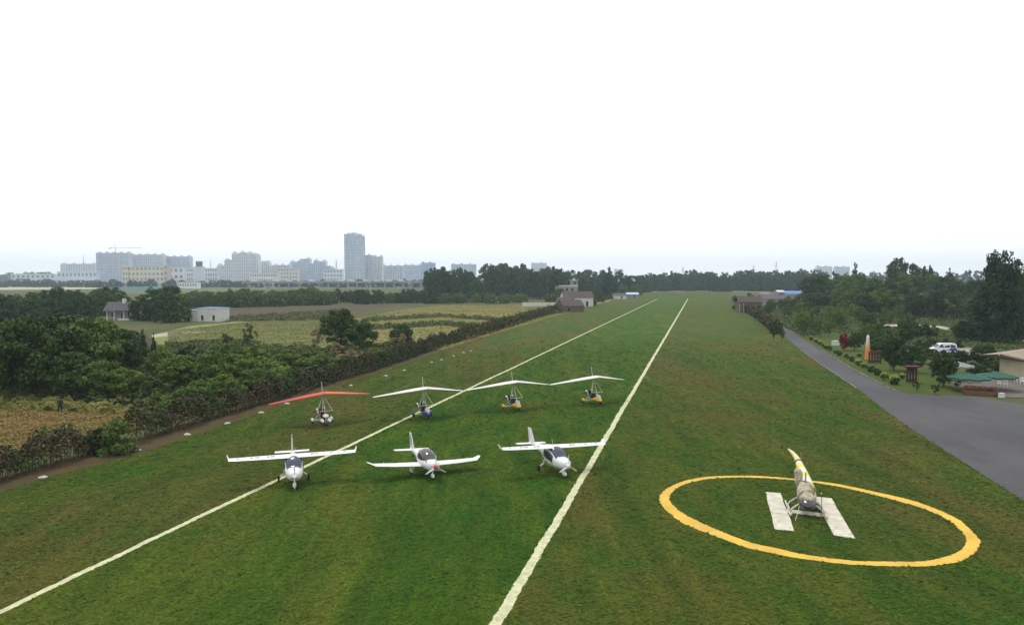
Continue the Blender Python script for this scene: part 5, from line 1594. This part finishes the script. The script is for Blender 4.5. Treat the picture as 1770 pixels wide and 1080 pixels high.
# ------------------------------------------------------------------ the town
def hazed_concrete(i):
    c = [(.62, .66, .72), (.70, .71, .73), (.55, .61, .70), (.72, .71, .68), (.40, .54, .74)][i]  # distance haze put into the wall colours, paler and bluer
    return plain('hazed_tower_wall_%s' % 'abcde'[i], c, .85, .2, .06, .05)
WINM = plain('hazed_far_window', (.22, .27, .36), .3, .4, .2, .1)  # window colour lightened to stand in for distance haze
def block(name, x0, x1, ytop, D, ci, label, storeys=None, depth=16, yaw=0.0, bays=None, steps=None, cap=True):
    """a town building: wall with set-back bays, window rows and roof houses"""
    X0, X1 = dist_x(x0, D), dist_x(x1, D)
    Ht = top_z(ytop, D); Wd = X1 - X0
    r = empty(name, ((X0 + X1) / 2, D, 0), R(yaw), label, 'building', 'buildings of the town on the skyline')
    wm = Wd / (math.cos(R(yaw)) + depth / max(Wd, 1) * abs(math.sin(R(yaw)))) if yaw else Wd
    st = storeys or max(3, int(Ht / 3.1)); fh = Ht / st
    nb = bays or max(3, int(wm / 7))
    bw = wm / nb
    m = MB(); w = MB()
    for b in range(nb):
        xb = -wm / 2 + bw * (b + .5)
        hb = Ht
        if steps: hb = top_z(steps[min(len(steps) - 1, int(b * len(steps) / nb))], D)
        prj = .9 if b % 2 == 0 else 0
        m.box((xb, depth / 2 - prj / 2, hb / 2), (bw - (.0 if b % 2 == 0 else .02), depth + prj, hb))
        for s in range(int(hb / fh)):
            z = fh * (s + .55)
            if z > hb - .8: continue
            for q in (-.25, .25):
                w.box((xb + q * bw, -prj - .02, z), (bw * .30, .16, fh * .52))
    if yaw:
        sgx = 1 if yaw < 0 else -1
        for s in range(st):
            for b in range(max(2, int(depth / 5))):
                w.box((sgx * (wm / 2 + .02), depth * (b + .5) / max(2, int(depth / 5)), fh * (s + .55)), (.16, depth / max(2, int(depth / 5)) * .45, fh * .5))
    m.build('wall', hazed_concrete(ci), r)
    tag(w.build('windows', WINM, r), None, None, None, 'stuff')
    if cap:
        for b in range(0, nb, 2):
            hb = top_z(steps[min(len(steps) - 1, int(b * len(steps) / nb))], D) if steps else Ht
            mm = MB(); mm.box((-wm / 2 + bw * (b + .5), depth / 2, hb + 1.6), (bw * .55, depth * .5, 3.2)); mm.build('roof_house', hazed_concrete((ci + 1) % 5), r)
    return r
block('apartment_block', 168, 224, 437, 1500, 2, 'leftmost of the three long pale apartment slabs', bays=9)
block('apartment_block', 224, 283, 440, 1540, 0, 'middle one of the three long pale apartment slabs', bays=9)
block('apartment_block', 284, 329, 443.5, 1560, 2, 'right one of the three long pale apartment slabs', bays=7)
block('apartment_block', 106, 166, 456, 2300, 0, 'faint low apartment slab left of the three long ones', bays=7)
block('apartment_block', 376, 448, 447, 1600, 1, 'stepped pale apartment group with the high middle part', bays=11, steps=[458, 449, 437, 436, 437, 441])
block('apartment_block', 446, 474, 452, 1650, 1, 'domed pale block right of the stepped group', bays=4, steps=[456, 451, 453, 458])
block('apartment_block', 473, 502, 458, 1500, 0, 'low pale block between the domed one and the turreted one', bays=5)
block('apartment_block', 502, 577, 456, 1550, 2, 'turreted pale row left of the tall tower', bays=11, steps=[452, 450, 447, 455, 450, 451, 459, 463])
block('tower_block', 589, 625, 404, 1400, 2, 'tallest tower block of the skyline', storeys=34, depth=20, yaw=-38, bays=5, steps=[404, 404, 408])
block('tower_block', 624, 645, 441, 1430, 0, 'mid-height block right against the tallest tower', bays=4, depth=14)
block('tower_block', 646, 661, 443.5, 1440, 1, 'narrow mid-height block second right of the tallest tower', bays=3, depth=14)
block('office_block', 660, 697, 459, 1500, 0, 'low wide block right of the tower group', bays=6)
block('office_block', 698, 728, 458, 1900, 2, 'hazy block left of the blue high-rise', bays=5)
block('office_block', 728, 752, 454, 1700, 4, 'bluish high-rise half hidden by the dark tree clump', bays=4)
block('office_block', 780, 823, 456.5, 2000, 2, 'pale block showing over the dark tree clump', bays=6)
block('tower_block', 918, 945, 454.5, 3000, 0, 'very faint pale block over the farm trees', bays=4)
block('tower_block', 1062, 1077, 465.5, 3200, 0, 'very faint small block right of the pointed conifer', bays=3)
block('tower_block', 1411, 1438, 460.5, 2600, 1, 'left one of two pale far towers over the wood', bays=4)
block('tower_block', 1443, 1468, 461, 2600, 2, 'right one of two pale far towers over the wood', bays=4)
# nearer low town
YEL = plain('yellow_wall', (.66, .61, .46), .85, .2, .06, .1)
def low_block(name, x0, x1, ytop, base, mat, label, rows, cols, roofmat=None, band=None, depth=12):
    D = base; X0, X1 = dist_x(x0, D), dist_x(x1, D); Ht = top_z(ytop, D); W = X1 - X0
    r = empty(name, ((X0 + X1) / 2, D, 0), 0, label, 'building', 'low buildings at the town edge')
    m = MB(); m.box((0, depth / 2, Ht / 2), (W, depth, Ht)); m.build('wall', mat, r)
    w = MB()
    for i in range(rows):
        for j in range(cols):
            w.box((-W / 2 + W * (j + .5) / cols, -.04, Ht * (i + .6) / rows), (W / cols * .5, .2, Ht / rows * .45))
    tag(w.build('windows', WINM, r), None, None, None, 'stuff')
    m = MB(); m.box((0, depth / 2 - .2, Ht + .35), (W + .8, depth + .8, .7)); m.build('roof', roofmat or hazed_concrete(1), r)
    return r
low_block('school_building', 221, 284, 461, 1150, YEL, 'yellow four-storey building with dark windows before the apartment slabs', 4, 9)
low_block('stair_block', 213, 222, 460, 1148, plain('pale_yellow_wall', (.66, .60, .42), .85, .2), 'pale yellow end block left of the yellow building', 4, 2)
low_block('stair_block', 284, 291, 459, 1148, plain('pink_wall', (.56, .48, .44), .85, .2), 'pinkish end block right of the yellow building', 4, 1)
low_block('town_building', 292, 318, 463, 1200, hazed_concrete(1), 'plain white block right of the yellow building', 3, 3)
low_block('town_building', 318, 376, 464, 1260, hazed_concrete(0), 'long grey-white building with dark windows beside the plain white block', 4, 14)
low_block('town_building', 432, 480, 473, 1150, hazed_concrete(3), 'low long cream building under the stepped group', 3, 12, hazed_concrete(3))
low_block('town_building', 480, 515, 464, 1250, plain('cream_far_wall', (.64, .62, .55), .85, .2), 'cream building with balcony bands under the turreted row', 5, 7)
low_block('town_building', 100, 168, 470, 1350, hazed_concrete(2), 'low hazy building at the foot of the slabs', 2, 10)
low_block('town_building', 20, 96, 474, 1500, hazed_concrete(0), 'faint low building at the far left skyline', 2, 9)
low_block('pavilion', 306, 341, 488.5, 1000, plain('white_wall_far', (.76, .76, .74), .8, .2), 'small white pavilion with dark arches at the field edge', 1, 8)
low_block('town_building', 560, 592, 466, 1300, hazed_concrete(0), 'low hazy building left at the foot of the tallest tower', 4, 6)
# roof water tank, cranes and masts
D = 1180; r = empty('roof_tank_house', (dist_x(344, D), D, 0), 0, 'pale building with dark box-like tank house on its roof', 'building')
zt = top_z(461, D)
m = MB(); m.box((0, 3, zt / 2), (16, 6, zt)); m.build('wall', hazed_concrete(0), r)
m = MB(); m.box((0, 3, zt + 4.2), (9, 5, 8.2)); m.build('tank_house', plain('dark_concrete', (.16, .16, .17), .9, .1), r)
m = MB(); m.box((0, 3, zt + 8.6), (10, 6, .6)); m.build('roof', hazed_concrete(0), r)
CRANE = plain('crane_red', (.62, .48, .44), .6, .3, .1)
D = 1450; zt = top_z(430, D)
r = empty('tower_crane', (dist_x(216, D), D - 30, 0), R(8), 'tower crane with long jib above the leftmost apartment slab', 'crane')
m = MB(); m.box((0, 0, zt / 2), (.9, .9, zt)); m.build('mast', CRANE, r)
m = MB(); m.box((22, 0, zt + .6), (56, .8, .7)); m.box((-7, 0, zt + .6), (10, 1.0, .9)); m.build('jib', CRANE, r)
m = MB(); m.box((0, 0, zt + 4), (.5, .5, 7)); m.tube([(0, 0, zt + 7.4), (34, 0, zt + 1.2)], .15, 5); m.tube([(0, 0, zt + 7.4), (-11, 0, zt + 1.4)], .15, 5); m.build('apex', CRANE, r)
m = MB(); m.box((-10.5, 0, zt - .6), (3, 1.6, 2.4)); m.build('counterweight', hazed_concrete(0), r)
def mast(px, ytop, D, label, lat=2.2):
    z = top_z(ytop, D); r = empty('lattice_mast', (dist_x(px, D), D, 0), .4, label, 'mast', 'lattice masts on the skyline')
    m = MB()
    for a, b in ((1, 1), (1, -1), (-1, 1), (-1, -1)): m.tube([(a * lat, b * lat, 0), (a * .25, b * .25, z)], [.28, .18], 4)
    for i in range(9):
        t0, t1 = i / 9, (i + 1) / 9
        w0, w1 = lat + (.25 - lat) * t0, lat + (.25 - lat) * t1
        m.tube([(-w0, -w0, z * t0), (w1, -w1, z * t1)], .14, 4); m.tube([(w0, w0, z * t0), (-w1, w1, z * t1)], .14, 4)
    m.build('lattice', METAL, r)
    m = MB()
    for q in (.8, .9): m.box((0, 0, z * q), (lat * 2.4, .3, .3))
    m.build('cross_arm', METAL, r)
mast(146, 441, 2000, 'thin lattice mast left of the apartment slabs')
mast(365, 449, 1500, 'thin lattice mast left of the stepped group')
mast(582, 449, 1400, 'thin lattice mast left of the tallest tower')
mast(1180, 461, 1200, 'faint pylon over the belt at the runway end', 3)
mast(1302, 458, 1300, 'faint pylon right of the runway end', 3)
mast(1341, 452, 1250, 'tallest faint pylon over the trees right of the runway', 3)
# viaduct and vehicles on it, hoarding
p0, p1 = at(420, 499.5), at(735, 498)
VI = plain('viaduct_concrete', (.26, .27, .31), .85, .2, .1, .05)
r = empty('viaduct', (0, 0, 0), 0, 'long grey viaduct running under the town towards the dark tree clump', 'viaduct')
d = (p1 - p0); ang = math.atan2(d.y, d.x); c = (p0 + p1) / 2
m = MB(); m.box((c.x, c.y, 8.4), (d.length, 9, 1.4), ang); m.build('deck', VI, r)
m = MB(); m.box((c.x, c.y - 4.6, 9.6), (d.length, .25, 1.1), ang); m.build('parapet', VI, r)
for i in range(19):
    q = p0.lerp(p1, (i + .5) / 19); m = MB(); m.box((q.x, q.y, 3.85), (1.8, 5.5, 7.7), ang); m.build('pier', VI, r)
for i, t_ in enumerate((.06, .17, .24, .36, .52, .58, .66, .72, .79, .86)):
    q = p0.lerp(p1, t_); r = empty('lorry', (q.x, q.y - 2, 9.1), ang, 'pale lorry on the viaduct, number %s from the left' % ('one two three four five six seven eight nine ten'.split()[i]), 'lorry', 'lorries on the viaduct')
    m = MB(); m.box((-1, 0, 1.9), (6.4, 2.4, 2.6)); m.build('cargo_box', hazed_concrete(1), r)
    m = MB(); m.box((3.4, 0, 1.4), (1.8, 2.3, 2.0), 0, 0, 0, .9); m.build('cab', VANW, r)
    for x in (-3, 3):
        for y in (-1, 1): 
            m = MB(); m.lathe([(.5, -.15), (.5, .15)], 10, (x, y, .5), 'Y'); m.build('wheel', RUBBER, r)
p0, p1 = at(196, 501.5), at(280, 500)
r = empty('site_hoarding', (0, 0, 0), 0, 'long turquoise hoarding at the edge of the far field', 'hoarding')
HB_ = plain('turquoise_sheet', (.20, .38, .44), .6, .3, .1, .3)
for i in range(14):
    q = p0.lerp(p1, (i + .5) / 14); m = MB(); m.box((q.x, q.y, 1.9), ((p1 - p0).length / 14 - .15, .15, 3.8), math.atan2((p1 - p0).y, (p1 - p0).x)); m.build('panel', HB_, r)

# ------------------------------------------------------------------ grass clumps of the near airfield
G_RUN = grass_mat('runway_grass_clumps', *RUN_C, 1.0, True)
G_SIDE = grass_mat('side_grass_clumps', *SIDE_C, 1.0, True)
ring_o = [(q.x, q.y) for q in ro]; ring_i = [(q.x, q.y) for q in ri]
def grass_clumps(name, keep, x0, x1, n, mat, label, seed):
    """low tilted tufts; nearer ground carries more of them"""
    rg = np.random.default_rng(seed)
    y = 23 * (170 / 23) ** rg.uniform(0, 1, n)
    x = rg.uniform(x0(y), x1(y))
    k = np.abs(x) < y * .74 + 2
    k &= keep(x, y)
    k &= rg.uniform(0, 1, n) > np.clip((y - 60) / 110, 0, 1)
    on_ring = in_poly(x, y, ring_o) & ~in_poly(x, y, ring_i)
    k &= ~on_ring
    for q in BARS:
        k &= ~in_poly(x, y, q)
    x, y = x[k], y[k]; m_ = len(x)
    size = .07 + .0016 * y
    P = np.stack([x, y, .040 + rg.uniform(0, .02, m_)], 1)
    N = np.stack([rg.normal(0, .2, m_), rg.normal(0, .2, m_) - .05, np.ones(m_)], 1)
    J = N / np.linalg.norm(N, axis=1, keepdims=True)
    A = np.stack([np.cos(rg.uniform(0, 6.28, m_)), np.sin(rg.uniform(0, 6.28, m_)), np.zeros(m_)], 1)
    U = np.cross(J, A); U /= np.linalg.norm(U, axis=1, keepdims=True); W = np.cross(J, U)
    s_ = (size * rg.uniform(.5, 1.4, m_))[:, None]
    v = np.stack([P - U * s_, P - W * s_ * .4, P + U * s_, P + W * s_ * .4], 1).reshape(-1, 3)
    v[:, 2] = np.maximum(v[:, 2], .036)
    return tag(add_obj(name, np_mesh(name, v, np.arange(4 * m_).reshape(m_, 4)), mat), label, 'grass', None, 'stuff')
BARS = [[(at(*p).x, at(*p).y) for p in c4] for c4 in ([(1323, 851), (1349, 853), (1374, 919), (1340, 916)], [(1407, 859), (1437, 862), (1478, 932), (1441, 926)], [(1360, 881), (1425, 888.5), (1427, 894), (1358, 886)])]
def xl(y): return ll0.x + (ll1.x - ll0.x) * (y - ll0.y) / (ll1.y - ll0.y)
def xr(y): return rl0.x + (rl1.x - rl0.x) * (y - rl0.y) / (rl1.y - rl0.y)
air2 = [(q.x, q.y) for q in air]
jit = np.random.default_rng(5)
inside = lambda x, y: in_poly(x - np.abs(jit.normal(0, .22, len(x))), y, air2)
grass_clumps('grass', inside, lambda y: xl(y) + .27, lambda y: xr(y) - .31, 90000, G_RUN, 'mown green grass between the two runway lines', 61)
grass_clumps('grass', inside, lambda y: xr(y) + .31, lambda y: xr(y) + 45, 130000, G_SIDE, 'worn brownish grass between the runway line and the road', 62)
grass_clumps('grass', inside, lambda y: xl(y) - 34, lambda y: xl(y) - .27, 110000, G_SIDE, 'worn brownish grass between the earth strip and the runway line', 63)

# ------------------------------------------------------------------ haze
hz = NT('hazy_air')
hz.n.remove(hz.b)
pv = hz.n.new('ShaderNodeVolumePrincipled')
pv.inputs['Color'].default_value = (0.72, 0.86, 1.0, 1)
pv.inputs['Density'].default_value = 0.00017
pv.inputs['Anisotropy'].default_value = 0.0
out = [n for n in hz.n if n.type == 'OUTPUT_MATERIAL'][0]
hz.l.new(pv.outputs[0], out.inputs['Volume'])
m = MB(); m.box((0, 1950, 53.5), (8400, 4500, 109))
o = m.build('haze', hz.m)
tag(o, 'pale blue summer haze lying over the airfield and town', 'haze', None, 'stuff')
